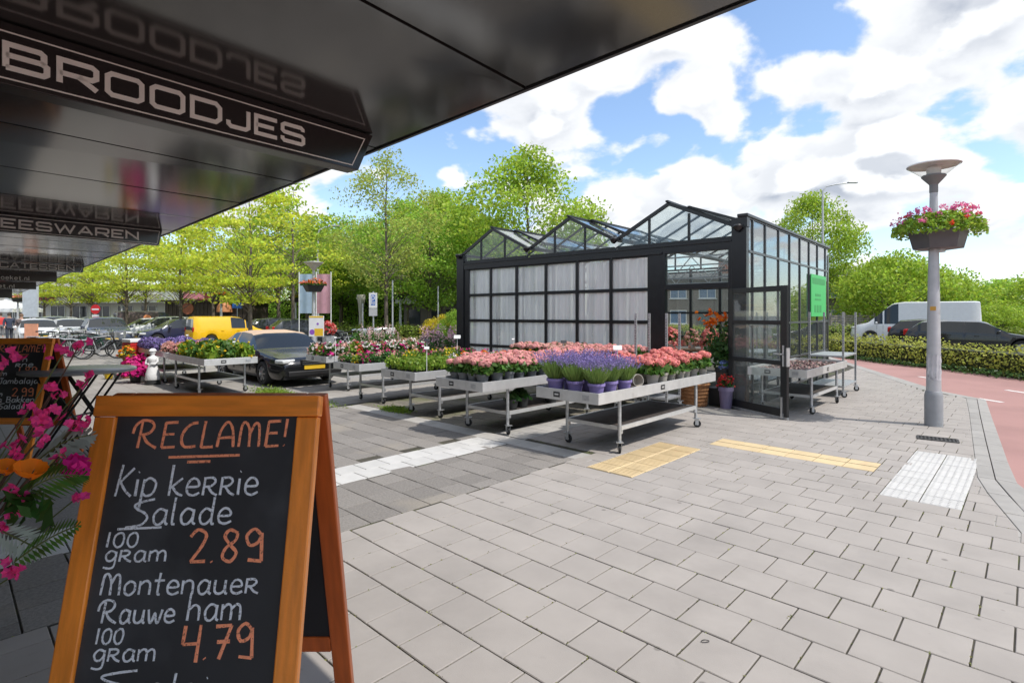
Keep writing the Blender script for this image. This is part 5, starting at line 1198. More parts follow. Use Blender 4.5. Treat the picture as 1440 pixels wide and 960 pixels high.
    if plates:
        q = MB(); q.box((fx(-.012),0,.50),(.02,.52,.115)); q.build('number_plate', PLATE, t, bevel=.004); q = MB(); q.box((fx(L+.012),0,.62),(.02,.52,.115)); q.build('number_plate', PLATE, t, bevel=.004)
    return t
def sedan(L, hood, h, kind):
    """top, belt, windscreen, rear window, side windows, pillars, wheels"""
    if kind == 'conv':
        return ([(0,.56),(.03,.66),(.18,.755),(.6,.83),(1.15,.91),(1.32,.94),(1.85,1.32),(2.05,1.395),(2.6,1.43),(3.1,1.40),(3.75,1.06),(3.9,1.02),(4.4,1.0),(4.58,.92),(4.63,.70)], [(0,.6),(1.2,.90),(2,.93),(4.63,.98)], (1.34,1.93), (3.25,3.66), (1.55,3.20), [(2.72,2.80)], (.93,3.60))
    if kind == 'suv':
        return ([(0,.62),(.04,.80),(.2,.92),(.9,1.03),(1.05,1.06),(1.72,1.48),(1.95,1.55),(2.8,1.58),(3.6,1.52),(4.05,1.08),(4.2,.75)], [(0,.7),(1.1,1.0),(4.2,1.08)], (1.08,1.80), (3.62,4.0), (1.35,3.72), [(2.35,2.45),(3.15,3.22)], (.82,3.42))
    if kind == 'hatch':
        return ([(0,.55),(.04,.66),(.2,.78),(.85,.92),(1.0,.96),(1.65,1.38),(1.85,1.44),(2.7,1.47),(3.5,1.40),(3.95,1.0),(4.05,.7)], [(0,.6),(1.0,.92),(4.05,1.0)], (1.02,1.72), (3.50,3.88), (1.28,3.55), [(2.25,2.34),(3.05,3.12)], (.80,3.32))
    if kind == 'estate':
        return ([(0,.55),(.04,.66),(.2,.76),(1.05,.90),(1.25,.94),(1.95,1.37),(2.2,1.44),(3.2,1.46),(4.1,1.41),(4.6,1.02),(4.75,.7)], [(0,.6),(1.2,.90),(4.75,1.0)], (1.28,2.02), (4.15,4.52), (1.55,4.25), [(2.65,2.74),(3.55,3.62)], (.90,3.62))
    if kind == 'van':
        return ([(0,.62),(.05,.85),(.2,.98),(.75,1.12),(.9,1.18),(1.5,1.78),(1.8,1.92),(2.2,1.96),(4.6,1.96),(4.82,1.92),(4.9,.9)], [(0,.7),(.9,1.10),(4.9,1.16)], (.92,1.62), (4.83,4.89), (1.15,2.2), [(1.42,1.50)], (.92,3.90))
    if kind == 'small_van':
        return ([(0,.55),(.05,.70),(.2,.82),(.8,.95),(.95,1.0),(1.55,1.46),(1.8,1.56),(2.2,1.60),(4.1,1.60),(4.32,1.56),(4.4,.8)], [(0,.6),(.95,.95),(4.4,1.0)], (.97,1.66), (4.33,4.39), (1.2,2.35), [(1.5,1.56)], (.85,3.45))
    if kind == 'high_van':
        return ([(0,.62),(.05,.9),(.25,1.06),(.75,1.18),(.9,1.24),(1.75,2.05),(2.1,2.33),(2.6,2.42),(5.8,2.42),(5.95,2.38),(6.0,.9)], [(0,.7),(.9,1.14),(6,1.18)], (.95,1.80), (5.93,5.97), (1.2,2.35), [(1.60,1.68)], (1.0,4.65))
def car(kind, name, label, paint, loc, rz, group='cars in the car park', W=1.78, rw=.315, **k):
    tp_, bl_, ws, rwn, sw, pl, wh = sedan(0,0,0,kind); L = tp_[-1][0]
    return make_car(name, label, L, W, tp_, bl_, ws, rwn, sw, pl, wh, rw, paint, loc, rz, group, **k)
saab = car('conv', 'convertible_car', 'black convertible with beige soft top parked behind the trolleys', paintm('black',(.006,.0065,.008)), (-14.77,6.17,0), 0, roof=pm('soft_top_beige',(.50,.36,.25),.9,var=.06,bump=.3,bscale=200), hlz=.665); saab.scale = (1,1,.90)
car('suv', 'parked_car', 'dark blue crossover car facing the camera beside the bicycles', paintm('slate_blue',(.035,.045,.075)), (-34.2,5.75,0), R(-3), W=1.80, rw=.34, hlz=.80)
bv_ = car('van', 'brown_van', 'dark brown delivery van parked side-on beyond the car park', pm('brown_van_paint',(.075,.045,.038),.4,var=.06,coat=.2), at(214,43), R(90), W=1.9, rw=.33, extra='van', hlz=.85, cat='van')
q = MB(); q.lathe([(.26,0),(.26,.01)], 24, (1.7-2.45+.2,-.957,1.42), M=Matrix.Rotation(R(90),3,'X')); q.build('round_emblem', pm('emblem_orange',(.75,.28,.12),.5), bv_); q = MB(); q.bb(.0,.7,-.957,-.952,1.38,1.46); q.build('print', WHITE, bv_)
car('hatch','parked_car','white hatchback parked in front of the brown van', paintm('white',(.72,.72,.71)), at(205,36.5), R(-90))
car('suv','parked_car','pale silver car between the white hatchback and dark blue hatchback', paintm('silver',(.52,.53,.53),.3), at(228,33.5), R(-92))
car('hatch','parked_car','dark blue hatchback with red tail lamp left of the yellow van', paintm('navy',(.025,.03,.07)), at(251,31), R(-90))
car('small_van','yellow_van','bright yellow small delivery van parked behind the flower trolleys', pm('yellow_van_paint',(.80,.46,.004),.3,var=.03,coat=.5), at(322,29.5), R(88), W=1.8, extra='van', cat='van', hlz=.72).scale = (.88,1,1)
car('estate','parked_car','black estate car parked right of the yellow van', paintm('black2',(.015,.017,.02)), at(398,37), R(88), detail=False)
car('hatch','parked_car','dark grey hatchback parked near the advertising stand', paintm('graphite',(.05,.055,.06)), at(432,31), R(80), detail=False)
far = [('hatch','white hatchback near the two walking people',(.70,.70,.69),52,31,0),('suv','grey car between white hatchback and dark blue crossover',(.16,.17,.18),78,38,2),('hatch','silver hatchback directly left of the dark blue crossover',(.5,.51,.52),100,33,0),
 ('estate','white estate car in the far row, left',(.7,.7,.69),95,52,4),('hatch','black hatchback in the far row, left of the white estate',(.02,.02,.022),62,54,4),('suv','white car in the far row behind the dark blue crossover',(.7,.7,.7),170,50,5),('hatch','grey hatchback at the far end of the far row',(.2,.2,.21),130,56,5),('estate','black car in the far row near the people',(.02,.022,.025),35,58,3)]
for k, (kd, lb, c, px_, d_, rz_) in enumerate(far): car(kd, 'parked_car', lb, paintm('far%d' % k, c), at(px_, d_), R(rz_), detail=False)
car('high_van','white_van','tall white delivery van parked beyond the hedge on the right', pm('white_van_paint',(.76,.77,.78),.35,var=.03,coat=.4), at(1283,31.5), R(188), group='cars beyond the hedge', W=2.0, rw=.35, extra='van', cat='van', hlz=.92)
car('estate','parked_car','black estate car in front of the white van beyond the hedge', paintm('black3',(.014,.015,.018)), at(1368,23.2), R(6), group='cars beyond the hedge', W=1.82, rw=.33)
car('hatch','parked_car','dark hatchback with red tail lamp, half hidden by the black estate', paintm('dark4',(.02,.02,.024)), at(1318,27.2), R(8), group='cars beyond the hedge')
# ================================================================ TREES, HEDGES, BUILDINGS
def tree_src(seed, H, r, clear, tr, nclump, per, ls, mat, layered=False, shape=1.0, bark=BARK, cs=.16, lean=0):
    """trunk, limbs and a crown of separate leaf clumps; returns (trunk mesh, crown mesh)"""
    rg = np.random.default_rng(seed); q = MB(); top = H*.93; P_ = []; 
    for k in range(9):
        t = k/8; P_.append(Vector((lean*t*t+.05*H*.1*math.sin(k*1.3+seed)*t, .05*H*.1*math.cos(k*1.7+seed)*t, top*t)))
    q.tube(P_, [tr*(1.25 if k == 0 else 1)*(1-.90*k/8) for k in range(9)], 10)
    def trunk(z): 
        t = min(1,max(0,z/top))*8; i = min(7,int(t)); return P_[i].lerp(P_[i+1], t-i)
    cen = []; hc = H-clear
    for k in range(nclump):
        for _ in range(30):
            u = rg.uniform(-1,1,3); 
            if np.linalg.norm(u) > 1: continue
            n_ = np.linalg.norm(u); u = u/max(n_,1e-6)*n_**.45; break
        zz = (u[2]+1)/2; prof = math.sin(math.pi*min(1,max(.04,(zz*.86+.11))))**(.75*shape)
        c = np.array([u[0]*r*prof*1.15, u[1]*r*prof*1.15, clear+hc*(.03+.95*zz)]); c[2] += -.10*r*(abs(u[0])+abs(u[1]))*.5
        if layered: c[2] = clear+round((c[2]-clear)/(hc/7))*(hc/7)+rg.normal()*.06*hc/7
        cen.append(c)
    vs = []
    for c in cen:
        bz = max(clear*.75, c[2]-(.35+.3*rg.random())*math.hypot(c[0],c[1])-.2); b = trunk(bz); e = Vector(c); m_ = b.lerp(e,.5)+Vector((0,0,.10*(e-b).length))
        rl = max(.012, tr*.30*(1-bz/H)); q.tube([b, b.lerp(m_,.6), m_.lerp(e,.45), e], [rl, rl*.7, rl*.45, rl*.15], 5, cap=False)
        s = cs*r*(1 if not layered else 1.15)*rg.uniform(.7,1.3); sz = np.array([1,1,.62 if not layered else .22])*s
        n = int(per*rg.uniform(.6,1.4)); d = rg.normal(size=(n,3)); d *= (np.clip(np.linalg.norm(d,axis=1),0,1.9)/np.linalg.norm(d,axis=1))[:,None]
        vs.append(leaves(c+d*sz, ls, rg, .30, .62, nrm=np.tile(np.array([[0,0,1.]]),(n,1))*.6+d*.3))
    return q.mesh('trunk', bark, True, 0), leafobj('crown', np.concatenate(vs), mat, mesh_only=True)
LT_YEL = leafm('leaf_yellow_green', (.54,.62,.06), .58, .38, .025); LT_MID = leafm('leaf_fresh_green', (.37,.51,.055), .52, .35, .02); LT_DK = leafm('leaf_lime_tree', (.30,.47,.06), .54, .40, .02); LT_OLD = leafm('leaf_amber_green', (.37,.44,.085), .52, .30, .03); LT_BLU = leafm('leaf_deep_green', (.08,.17,.035), .42, .4, .02)
SRC = dict(
 yel=[tree_src(i, 7.0, 2.8, 2.4, .10, 62, 105, .15, LT_YEL, True, .85, cs=.15) for i in (1,2,3)],
 mid=[tree_src(i, 10.0, 3.4, 2.6, .15, 120, 135, .19, LT_MID) for i in (5,6)],
 dk=[tree_src(i, 10.0, 3.5, 2.4, .16, 125, 135, .20, LT_DK) for i in (8,9,10)],
 old=[tree_src(12, 11.0, 2.7, 2.7, .12, 95, 70, .15, LT_OLD, False, 1.25, cs=.14)],
 air=[tree_src(14, 9.0, 2.6, 3.0, .11, 55, 75, .19, LT_MID, False, 1.2, cs=.15)],
 bush=[tree_src(16, 4.0, 3.0, .3, .14, 100, 170, .17, LT_MID, False, .5), tree_src(17, 4.0, 3.0, .3, .14, 100, 170, .17, LT_DK, False, .5)])
def tree(kind, i, px_, d_, H, label, group='trees', sx=1.0, name='tree', dz=0):
    tm, cm = SRC[kind][i]; base = dict(yel=7.0,mid=10.,dk=10.,old=11.,air=9.,bush=4.)[kind]; k = H/base
    t = thing(name, label, 'tree', at(px_, d_, dz), (px_*1.7) % 6.28, group); t.scale = (k*sx, k*sx, k)
    link('trunk', tm, t); link('crown', cm, t); return t
tree('yel',0,352,20.5,6.7,'yellow-green street tree behind the black convertible, trunk beside yellow van','trees of the car park')
tree('yel',1,254,33,7.6,'yellow-green tree with spreading limbs behind the dark brown hut','trees of the car park',1.1)
tree('yel',2,178,41,8.6,'yellow-green tree behind the brown van','trees of the car park',1.1)
tree('yel',0,130,48,8.8,'yellow-green tree rising behind the no entry sign','trees of the car park',1.1)
tree('yel',1,100,60,9.0,'yellow-green tree left of the no entry sign in the far row','trees of the car park',1.2)
tree('yel',2,62,66,9.2,'yellow-green tree at the far left of the row','trees of the car park',1.2)
tree('yel',2,205,58,10.5,'pale yellow-green tree in the far row above the hut','trees of the car park',1.1)
tree('yel',1,300,45,10.3,'yellow-green tree between the hut and the black convertible','trees of the car park',1.1)
tree('air',0,412,31,9.6,'thin airy tree rising behind the light blue banner','trees behind the trolleys')
tree('mid',0,432,44,9.6,'bright green tree directly behind the banners','trees behind the trolleys',1.1)
tree('yel',1,392,40,9.2,'yellow-green tree left of the banners','trees behind the trolleys',1.15)
tree('dk',0,480,50,10.8,'dense green tree right of the banners','trees behind the trolleys',1.15)
tree('old',0,543,28,10.4,'slender amber-tinted tree with bare top beside the parking sign','trees behind the trolleys')
tree('dk',1,575,46,11.6,'tall dense green tree behind the amber-tinted tree','trees behind the trolleys',1.05)
tree('mid',1,620,42,11.4,'bright green tree left of the greenhouse','trees behind the trolleys',1.05)
tree('dk',2,604,34,8.4,'dark leafy tree shading the hedge left of the greenhouse','trees behind the trolleys',1.1)
tree('dk',0,655,40,9.8,'dense green tree just behind the left greenhouse corner','trees behind the trolleys',1.0)
tree('mid',0,742,34,12.0,'big broad bright green tree towering over the greenhouse roof','trees behind the trolleys',1.0)
tree('dk',1,690,44,9.5,'green tree low behind the first greenhouse gable','trees behind the trolleys',1.1)
tree('mid',1,520,58,11.5,'green tree far back between banners and parking sign','trees behind the trolleys',1.1)
tree('dk',2,448,62,11.0,'dark tree far behind the banners','trees behind the trolleys',1.2)
tree('mid',0,340,66,11.0,'bright tree far behind the yellow van','trees behind the trolleys',1.25)
tree('dk',1,560,62,10.0,'dark tree far behind the parking sign','trees behind the trolleys',1.3)
tree('mid',1,1142,45,12.0,'tall bright green tree rising behind the greenhouse right wall','trees on the right',.78)
tree('bush',0,1264,38,5.7,'broad low green tree with bent stems in front of the brick house','trees on the right',.85)
tree('bush',1,1256,46,6.4,'darker green tree behind the white van cab','trees on the right',.8)
tree('bush',0,1306,50,6.0,'green tree behind the lamp post and white van','trees on the right',.72)
tree('bush',1,1425,44,4.5,'large green shrub tree at the right edge of the view','trees on the right',1.3)
tree('bush',0,1480,38,4.6,'green shrub tree leaving the right edge of the view','trees on the right',1.2)
for k in range(5): tree('bush',k % 2,1395+k*40,33+k*1.5,2.2,['low green shrub right of the white van','low green shrub behind the black estate bonnet','second low green shrub behind the black estate bonnet','low green shrub at the right frame edge','low green shrub just beyond the right frame edge'][k],'shrubs beyond the road',1.2)
# ---- hedges: leaf-faced boxes with a twiggy core
def hedge(name, label, line, w, h, n, ls, mat, seed, cat='hedge', core=True):
    rg = np.random.default_rng(seed); segs = [(Vector((*a,0)),Vector((*b,0))) for a, b in zip(line, line[1:])]; Ls = np.array([(b-a).length for a, b in segs]); pick = rg.choice(len(segs), n, p=Ls/Ls.sum()); tt = rg.random(n)
    A_ = np.array([tuple(a) for a, b in segs])[pick]; B_ = np.array([tuple(b) for a, b in segs])[pick]; c = A_+(B_-A_)*tt[:,None]; dr = B_-A_; dr /= np.linalg.norm(dr,axis=1)[:,None]; sd = np.stack([-dr[:,1],dr[:,0],np.zeros(n)],1)
    ang = rg.uniform(0,math.pi,n); s_ = c[:,0]*2.1+c[:,1]*1.7; lump = 1+.10*np.sin(s_)+.07*np.sin(s_*2.7+1)+.05*np.sin(s_*6.1); rad = (1-.35*rg.random(n)**2)*lump
    se = lambda v: np.sign(v)*np.abs(v)**.55
    off = se(np.cos(ang))*w/2*rad; zz = np.clip(se(np.sin(ang))*h*rad,.02,9)*(.10+.90*rg.random(n)**.35)
    p_ = c+sd*off[:,None]; p_[:,2] = zz; nr = sd*np.cos(ang)[:,None]; nr[:,2] = np.sin(ang)
    t = thing(name, label, cat, (0,0,0)); leafobj('foliage', leaves(p_, ls, rg, .4, .62, nrm=nr), mat, t)
    q = MB()
    if core:
        for a, b in segs: q.beam((a.x,a.y,h*.36),(b.x,b.y,h*.36),w*.62,h*.70)
        q.build('inner_twigs', pm('hedge_core',(.035,.040,.015),.95,var=.4,scale=20), t)
    return t
HYEL = leafm('hedge_yellow_green', (.40,.42,.075), .42, .35, .02); IVY = leafm('ivy_green', (.075,.155,.035), .3, .4, .02)
hedge('clipped_hedge','yellow-green hedge along the red cycle path', [(x+.55,y+.85) for x,y in HEDGE], 1.25, .86, 30000, .085, HYEL, 1)
o = hedge('ivy_border','dark green ivy at the foot of the yellow-green hedge', [(x+.12,y+.25) for x,y in HEDGE], .45, .17, 9000, .08, IVY, 2, 'ivy', False)
P2 = lambda *l: [tuple(at(a,b).xy) for a, b in l]
HG = leafm('hedge_light_green', (.20,.27,.035), .35, .35, .02)
hedge('clipped_hedge','low light green hedge below trees, left of the greenhouse', P2((470,33),(560,31),(660,29)), 1.6, 1.15, 9000, .13, HG, 3)
hedge('clipped_hedge','green hedge seen through and right behind the greenhouse', P2((880,30),(1010,30),(1180,33),(1215,34)), 1.4, 1.1, 8000, .13, HG, 4)
hedge('clipped_hedge','light hedge beyond the road at the right', P2((1380,30),(1500,27),(1560,26)), 1.4, .95, 6000, .13, HG, 5)
FP = lambda a, n, seed: None
hedge('flower_bed','brownish pink leafed shrubs planted left of the greenhouse', P2((545,19.5),(640,17.8)), 1.3, .95, 5200, .11, leafm('bronze_leaf',(.24,.19,.085),.3,.4,.04), 6, 'shrub')
hedge('flower_bed','green perennials with pale flowers beside the parking sign', P2((505,19.2),(552,18.6)), 1.2, 1.05, 3000, .11, GREEN, 7, 'shrub')
def spires(name, label, px0, px1, d, h0, h1, n, mat, seed, cat='flowers'):
    rg = np.random.default_rng(seed); t = thing(name, label, cat, (0,0,0)); vs = []; fl = []
    for k in range(n):
        b = np.array(at(px0+(px1-px0)*rg.random(), d+rg.normal()*.35)); H_ = rg.uniform(h0,h1); e = b+np.array([rg.normal()*.08,rg.normal()*.08,H_]); zz = np.sqrt(rg.random(26))[:,None]
        vs.append(leaves(b+(e-b)*zz*.8+rg.normal(size=(26,3))*.10*np.array([1,1,.3]), .12, rg, .2, .4)); z2 = rg.random(18)[:,None]*.28+.72
        fl.append(leaves(b+(e-b)*z2+rg.normal(size=(18,3))*.035, .055, rg, .2, .8))
    leafobj('foliage', np.concatenate(vs), DARKG, t); leafobj('flowers', np.concatenate(fl), mat, t); return t
spires('flower_clump','pale pink flower spires at the left corner of greenhouse',598,655,15.6,1.0,1.45,60,leafm('petal_mauve',(.62,.38,.46),.3,.25,.02),31)
spires('flower_clump','pale pink flower spires beside the parking sign',510,560,18.5,.9,1.35,40,leafm('petal_blush',(.62,.42,.40),.3,.25,.02),32)
tree('bush',1,640,26,1.9,'yellow leaved round shrub in front of the low brick building','shrubs',.5)
SRC['ysh'] = [tree_src(40, 4.0, 2.6, .2, .1, 60, 150, .2, leafm('leaf_bright_yellow',(.62,.52,.04),.4,.25,.015), False, .5)]
t = thing('yellow_shrub','bright yellow shrub in front of low building left of the greenhouse','shrub',at(622,27.5)); t.scale = (.32,.32,.42); link('trunk',SRC['ysh'][0][0],t); link('crown',SRC['ysh'][0][1],t)
hedge('shrub_belt','dense dark green shrub belt under the trees behind the banners', P2((372,56),(470,54),(570,50),(640,48)), 3.0, 4.4, 22000, .22, LT_DK, 8, 'shrubs')
hedge('shrub_belt','green shrub belt behind the timber hut and yellow van', P2((300,60),(372,57)), 2.5, 3.8, 8000, .22, LT_MID, 9, 'shrubs')
for k, (x_, y_, h_) in enumerate(((15,24,10.5),(21,33,12),(17,44,11.5),(13,17,9))):
    tm, cm = SRC['mid' if k % 2 else 'dk'][0]; t = thing('tree', ['first','second','third','fourth'][k]+' tall street tree beyond the right edge of the view', 'tree', (x_,y_,0), k*1.3, 'trees beyond the right edge'); t.scale = (h_/10,)*3; link('trunk', tm, t); link('crown', cm, t)
# weeds in the gutter before the black car
rg = np.random.default_rng(50); n = 1500; c = np.stack([rg.normal(size=n)*.35-11.9, 4.95+rg.normal(size=n)*.14, np.abs(rg.normal(size=n))*.035],1); c2 = np.stack([rg.normal(size=n)*.16-8.15, 5.55+rg.normal(size=n)*.08, np.abs(rg.normal(size=n))*.025],1); c3 = np.stack([rg.normal(size=n)*.5-10.4, 5.0+rg.normal(size=n)*.10, np.abs(rg.normal(size=n))*.025],1)
o = leafobj('weeds', leaves(np.concatenate([c,c2,c3]), .06, rg, .0, .25), LIME); stuff(o); tag(o,'low weeds and grass tufts in the paving joints near the trolleys','weeds')
# moss and weeds in the joints of the near paving
mv = []
for k in range(1300):
    d, (x0,x1,y0,y1,*_) = vis[rp.randrange(0,330)]
    if rp.random() < .5: mv.append((x0+rp.uniform(-.003,.003), rp.uniform(y0,y1), -.004))
    else: mv.append((rp.uniform(x0,x1), y0+rp.uniform(-.003,.003), -.004))
mv = np.array(mv); mv = np.repeat(mv, 4, 0)+rg.normal(size=(len(mv)*4,3))*np.array([.007,.007,.0015]); o = leafobj('moss', leaves(mv, .013, rg, .3, .6), leafm('moss_green',(.19,.20,.045),.2,.4,.03)); stuff(o); tag(o,'tufts of moss in the joints of the near paving','moss')
# ---- buildings
def building(name, label, px0, px1, d0, d1, h, wallm, depth, floors, roofm=None, ro=.0, cat='building'):
    """front facade from (px0,d0) to (px1,d1); local x along the facade, local +y goes away"""
    a, b = at(px0,d0), at(px1,d1); v = b-a; rz = math.atan2(v.y, v.x); t = thing(name, label, cat, a, rz); W_ = v.length
    return t, W_
bw_ = pm('pale_render', (.62,.60,.56), .8, var=.06); dkw = pm('dark_window', (.035,.042,.05), .08, spec=.6); fasc = pm('white_fascia', (.76,.76,.75), .6, var=.03)
t, W_ = building('shop_parade','long low white shop parade across the car park',-160,330,74,64,0,bw_,0,0)
q = MB(); q.bb(0,W_,0,9,0,4.2); q.build('wall', bw_, t); q = MB(); q.bb(-.4,W_+.4,-1.6,9.2,3.1,4.5); q.build('fascia', fasc, t); q = MB(); q.bb(-.3,W_+.3,-1.5,9,4.5,4.6); q.build('roof', pm('grey_roof',(.2,.2,.2),.9), t)
n = 16
for k in range(n):
    x = .6+k*W_/n; q = MB(); q.bb(x,x+W_/n*.62,-.06,.0,.5,2.7); w_ = q.build('window', dkw, t); q = MB(); q.bb(x+W_/n*.31-.05,x+W_/n*.31+.05,-.10,-.06,.5,2.7); q.bb(x-.06,x,-.1,0,.4,2.8); q.bb(x+W_/n*.62,x+W_/n*.62+.06,-.1,0,.4,2.8); q.build('frame', WHITE, w_)
for k in range(7):
    x = 3+k*W_/7; q = MB(); q.bb(x,x+W_/14,-1.66,-1.6,3.35,4.1); q.build('sign_board', pm('parade_sign%d' % (k%3), [(.45,.06,.06),(.10,.11,.12),(.55,.52,.45)][k%3], .5), t)
t, W_ = building('flat_block','grey apartment block far behind trees on the left',-60,60,100,98,0,bw_,0,0)
q = MB(); q.bb(0,W_,0,12,0,9.5); q.build('wall', pm('grey_render',(.42,.42,.41),.8), t)
for f in range(3):
    for k in range(9):
        q = MB(); x = .5+k*W_/9; q.bb(x,x+W_/14,-.05,0,1.2+f*2.9,2.7+f*2.9); q.build('window', dkw, t)
t, W_ = building('timber_hut','dark brown timber food hut behind the cars',232,352,46,46,0,None,0,0)
hut = pm('dark_timber',(.075,.055,.045),.8,var=.25,scale=3); q = MB(); q.bb(0.05,W_-.05,.05,3.5,0,2.75); q.build('wall', hut, t); q = MB(); q.bb(-.2,W_+.2,-.3,3.7,2.75,2.9); q.build('roof', hut, t)
for k in range(22): q = MB(); q.bb(k*W_/22+.02,(k+1)*W_/22-.02,.0,.05,0,2.75); q.build('plank', hut, t)
q = MB(); q.lathe([(.5,0),(.5,.03)], 24, (W_*.27,-.03,2.2), M=Matrix.Rotation(R(90),3,'X')); q.build('round_sign', pm('hut_sign',(.40,.12,.06),.5), t); q = MB(); q.lathe([(.62,0),(.55,.5),(.2,.95),(0,1.05)], 16, (W_*.72,-.35,1.9)); q.build('figure_sign', pm('hut_figure',(.50,.20,.08),.6), t, True)
bb_ = thing('billboard','pink and white advertising panel above the timber hut','billboard', at(258,52), YAW+R(12))
q = MB(); q.bb(0,1.8,-.05,.05,3.2,5.2); q.build('panel', pm('billboard_pink',(.60,.22,.26),.5), bb_); q = MB(); q.bb(.6,1.9,-.06,-.05,3.8,5.0); q.build('print', pm('billboard_pale',(.55,.65,.66),.5), bb_); q = MB(); q.bb(.8,.95,-.04,.04,0,3.2); q.build('post', GALV, bb_)
t, W_ = building('low_building','low brown brick building with white fascia beyond the hedge',568,700,46,44,0,None,0,0)
bk2 = brickm('brown_brick',(.16,.085,.06),(.13,.07,.05),(.2,.18,.16),.21,.065); q = MB(); q.bb(0,W_,0,8,0,2.6); q.build('wall', bk2, t); q = MB(); q.bb(-.5,W_+.5,-.6,8.5,2.6,3.3); q.build('fascia', fasc, t); q = MB(); q.bb(-.5,W_+.5,-.55,8.5,3.3,3.5); q.build('roof', pm('roof_dark',(.10,.10,.10),.8), t)
for k in range(5): q = MB(); x = .5+k*W_/5; q.bb(x,x+1.0,-.04,0,.9,2.1); q.build('window', dkw, t)
t, W_ = building('brick_house','red brick house with dark gable roof behind the greenhouse',930,1236,52,47,0,None,0,0)
brh = brickm('red_brick',(.36,.15,.10),(.30,.12,.085),(.28,.24,.2),.21,.065); q = MB(); q.bb(0,W_,0,8,0,5.0); q.build('wall', brh, t)
q = MB(); q.add([(-.3,-.4,5.0),(W_+.3,-.4,5.0),(W_+.3,8.4,5.0),(-.3,8.4,5.0),(-.3,4,5.9),(W_+.3,4,5.9)],[(0,1,5,4),(2,3,4,5),(0,4,3),(1,2,5),(3,2,1,0)]); rf = q.build('roof', pm('roof_tiles_dark',(.09,.085,.085),.8,var=.2,scale=3), t); q = MB(); q.bb(W_*.3,W_*.3+.9,3,3.9,5.3,7.0); q.build('chimney', brh, rf)
for k in range(7):
    x = .8+k*W_/7
    for z in (.8,3.2):
        if z < 1 and k % 3 == 1: q = MB(); q.bb(x,x+1,-.05,0,0,2.1); q.build('door', pm('house_door',(.10,.14,.13),.5), t); continue
        q = MB(); q.bb(x+.07,x+1.43,-.04,0,z+.07,z+1.23); w_ = q.build('window', pm('window_blue',(.16,.24,.36),.08), t); q = MB(); q.bb(x,x+.07,-.08,0,z,z+1.3); q.bb(x+1.43,x+1.5,-.08,0,z,z+1.3); q.bb(x+.07,x+1.43,-.08,0,z,z+.07); q.bb(x+.07,x+1.43,-.08,0,z+1.23,z+1.3); q.bb(x+.72,x+.78,-.07,-.04,z+.07,z+1.23); q.build('frame', WHITE, w_); q = MB(); q.bb(x-.1,x+1.6,-.15,0,z-.08,z-.005); q.build('sill', fasc, w_)
fn = thing('timber_fence','grey horizontal timber slat fence between hedge and brick house','fence', at(1168,37), YAW)
fm = pm('weathered_timber',(.28,.25,.21),.85,var=.2,scale=4); 
for k in range(9): q = MB(); q.bb(0,3.0,-.012,.012,.25+k*.16,.25+k*.16+.12); q.build('slat', fm, fn)
for x in (0,1,2,3): q = MB(); q.bb(x-.05,x+.05,.012,.1,0,1.8); q.build('post', fm, fn)
# ================================================================ STREET FURNITURE, BICYCLES, PEOPLE
def street_sign(kind, px_, d_, label):
    t = thing('road_sign', label, 'sign', at(px_, d_), YAW); return t
blue = pm('sign_blue',(.02,.13,.50),.45); redS = pm('sign_red',(.62,.015,.02),.45)
t = street_sign('p', 525, 21.5, 'blue and white parking disc sign on grey pole left of the greenhouse')
q = MB(); q.tube([(0,0,0),(0,0,2.6)], .03, 10); q.build('pole', GALV, t)
q = MB(); q.bb(-.16,.16,-.045,-.03,1.95,2.55); q.build('panel', WHITE, t); q = MB(); q.bb(-.16,.16,-.045,-.03,1.64,1.93); q.build('sub_panel', pm('sub_panel_grey',(.50,.50,.50),.5), t)
q = MB(); q.bb(-.085,.085,-.048,-.045,2.06,2.47); q.build('blue_field', blue, t); 
mb = MB(); ribbon(mb, [(-.05,2.10),(-.05,2.42),(.02,2.42),(.05,2.39),(.05,2.31),(.02,2.28),(-.05,2.28)], .03, -.048, t=.003); ribbon(mb, [(.0,2.10),(.05,2.10),(.05,2.20),(.0,2.20)], .02, -.048, True, t=.003); mb.build('letter', WHITE, t)
t = street_sign('n', 135, 30, 'round red no entry sign with white bar in the car park')
q = MB(); q.tube([(0,0,0),(0,0,2.2)], .03, 10); q.build('pole', GALV, t); Mx = Matrix.Rotation(R(90),3,'X')
q = MB(); q.lathe([(.26,0),(.26,.015)], 28, (0,-.03,1.98), M=Mx); q.build('disc', redS, t); q = MB(); q.bb(-.19,.19,-.05,-.046,1.94,2.02); q.build('bar', WHITE, t); q = MB(); q.bb(-.2,.2,-.04,-.03,1.5,1.68); q.build('sub_panel', WHITE, t)
t = street_sign('b', 334, 44, 'blue square sign with white cross behind the yellow van')
q = MB(); q.tube([(0,0,0),(0,0,3.6)], .04, 8); q.build('pole', GALV, t); q = MB(); q.bb(-.4,.4,-.06,-.04,2.2,3.0); q.build('panel', blue, t); q = MB(); q.bb(-.22,.22,-.065,-.06,2.52,2.68); q.bb(-.08,.08,-.065,-.06,2.38,2.82); q.build('symbol', WHITE, t)
t = street_sign('i', 43, 40, 'tall grey information panel near the two people'); q = MB(); q.bb(-.55,.55,-.06,.06,1.5,4.3); q.build('panel', pm('info_grey',(.48,.52,.55),.4), t); q = MB(); q.tube([(0,.0,0),(0,.0,1.5)], .06, 8); q.build('pole', GALV, t)
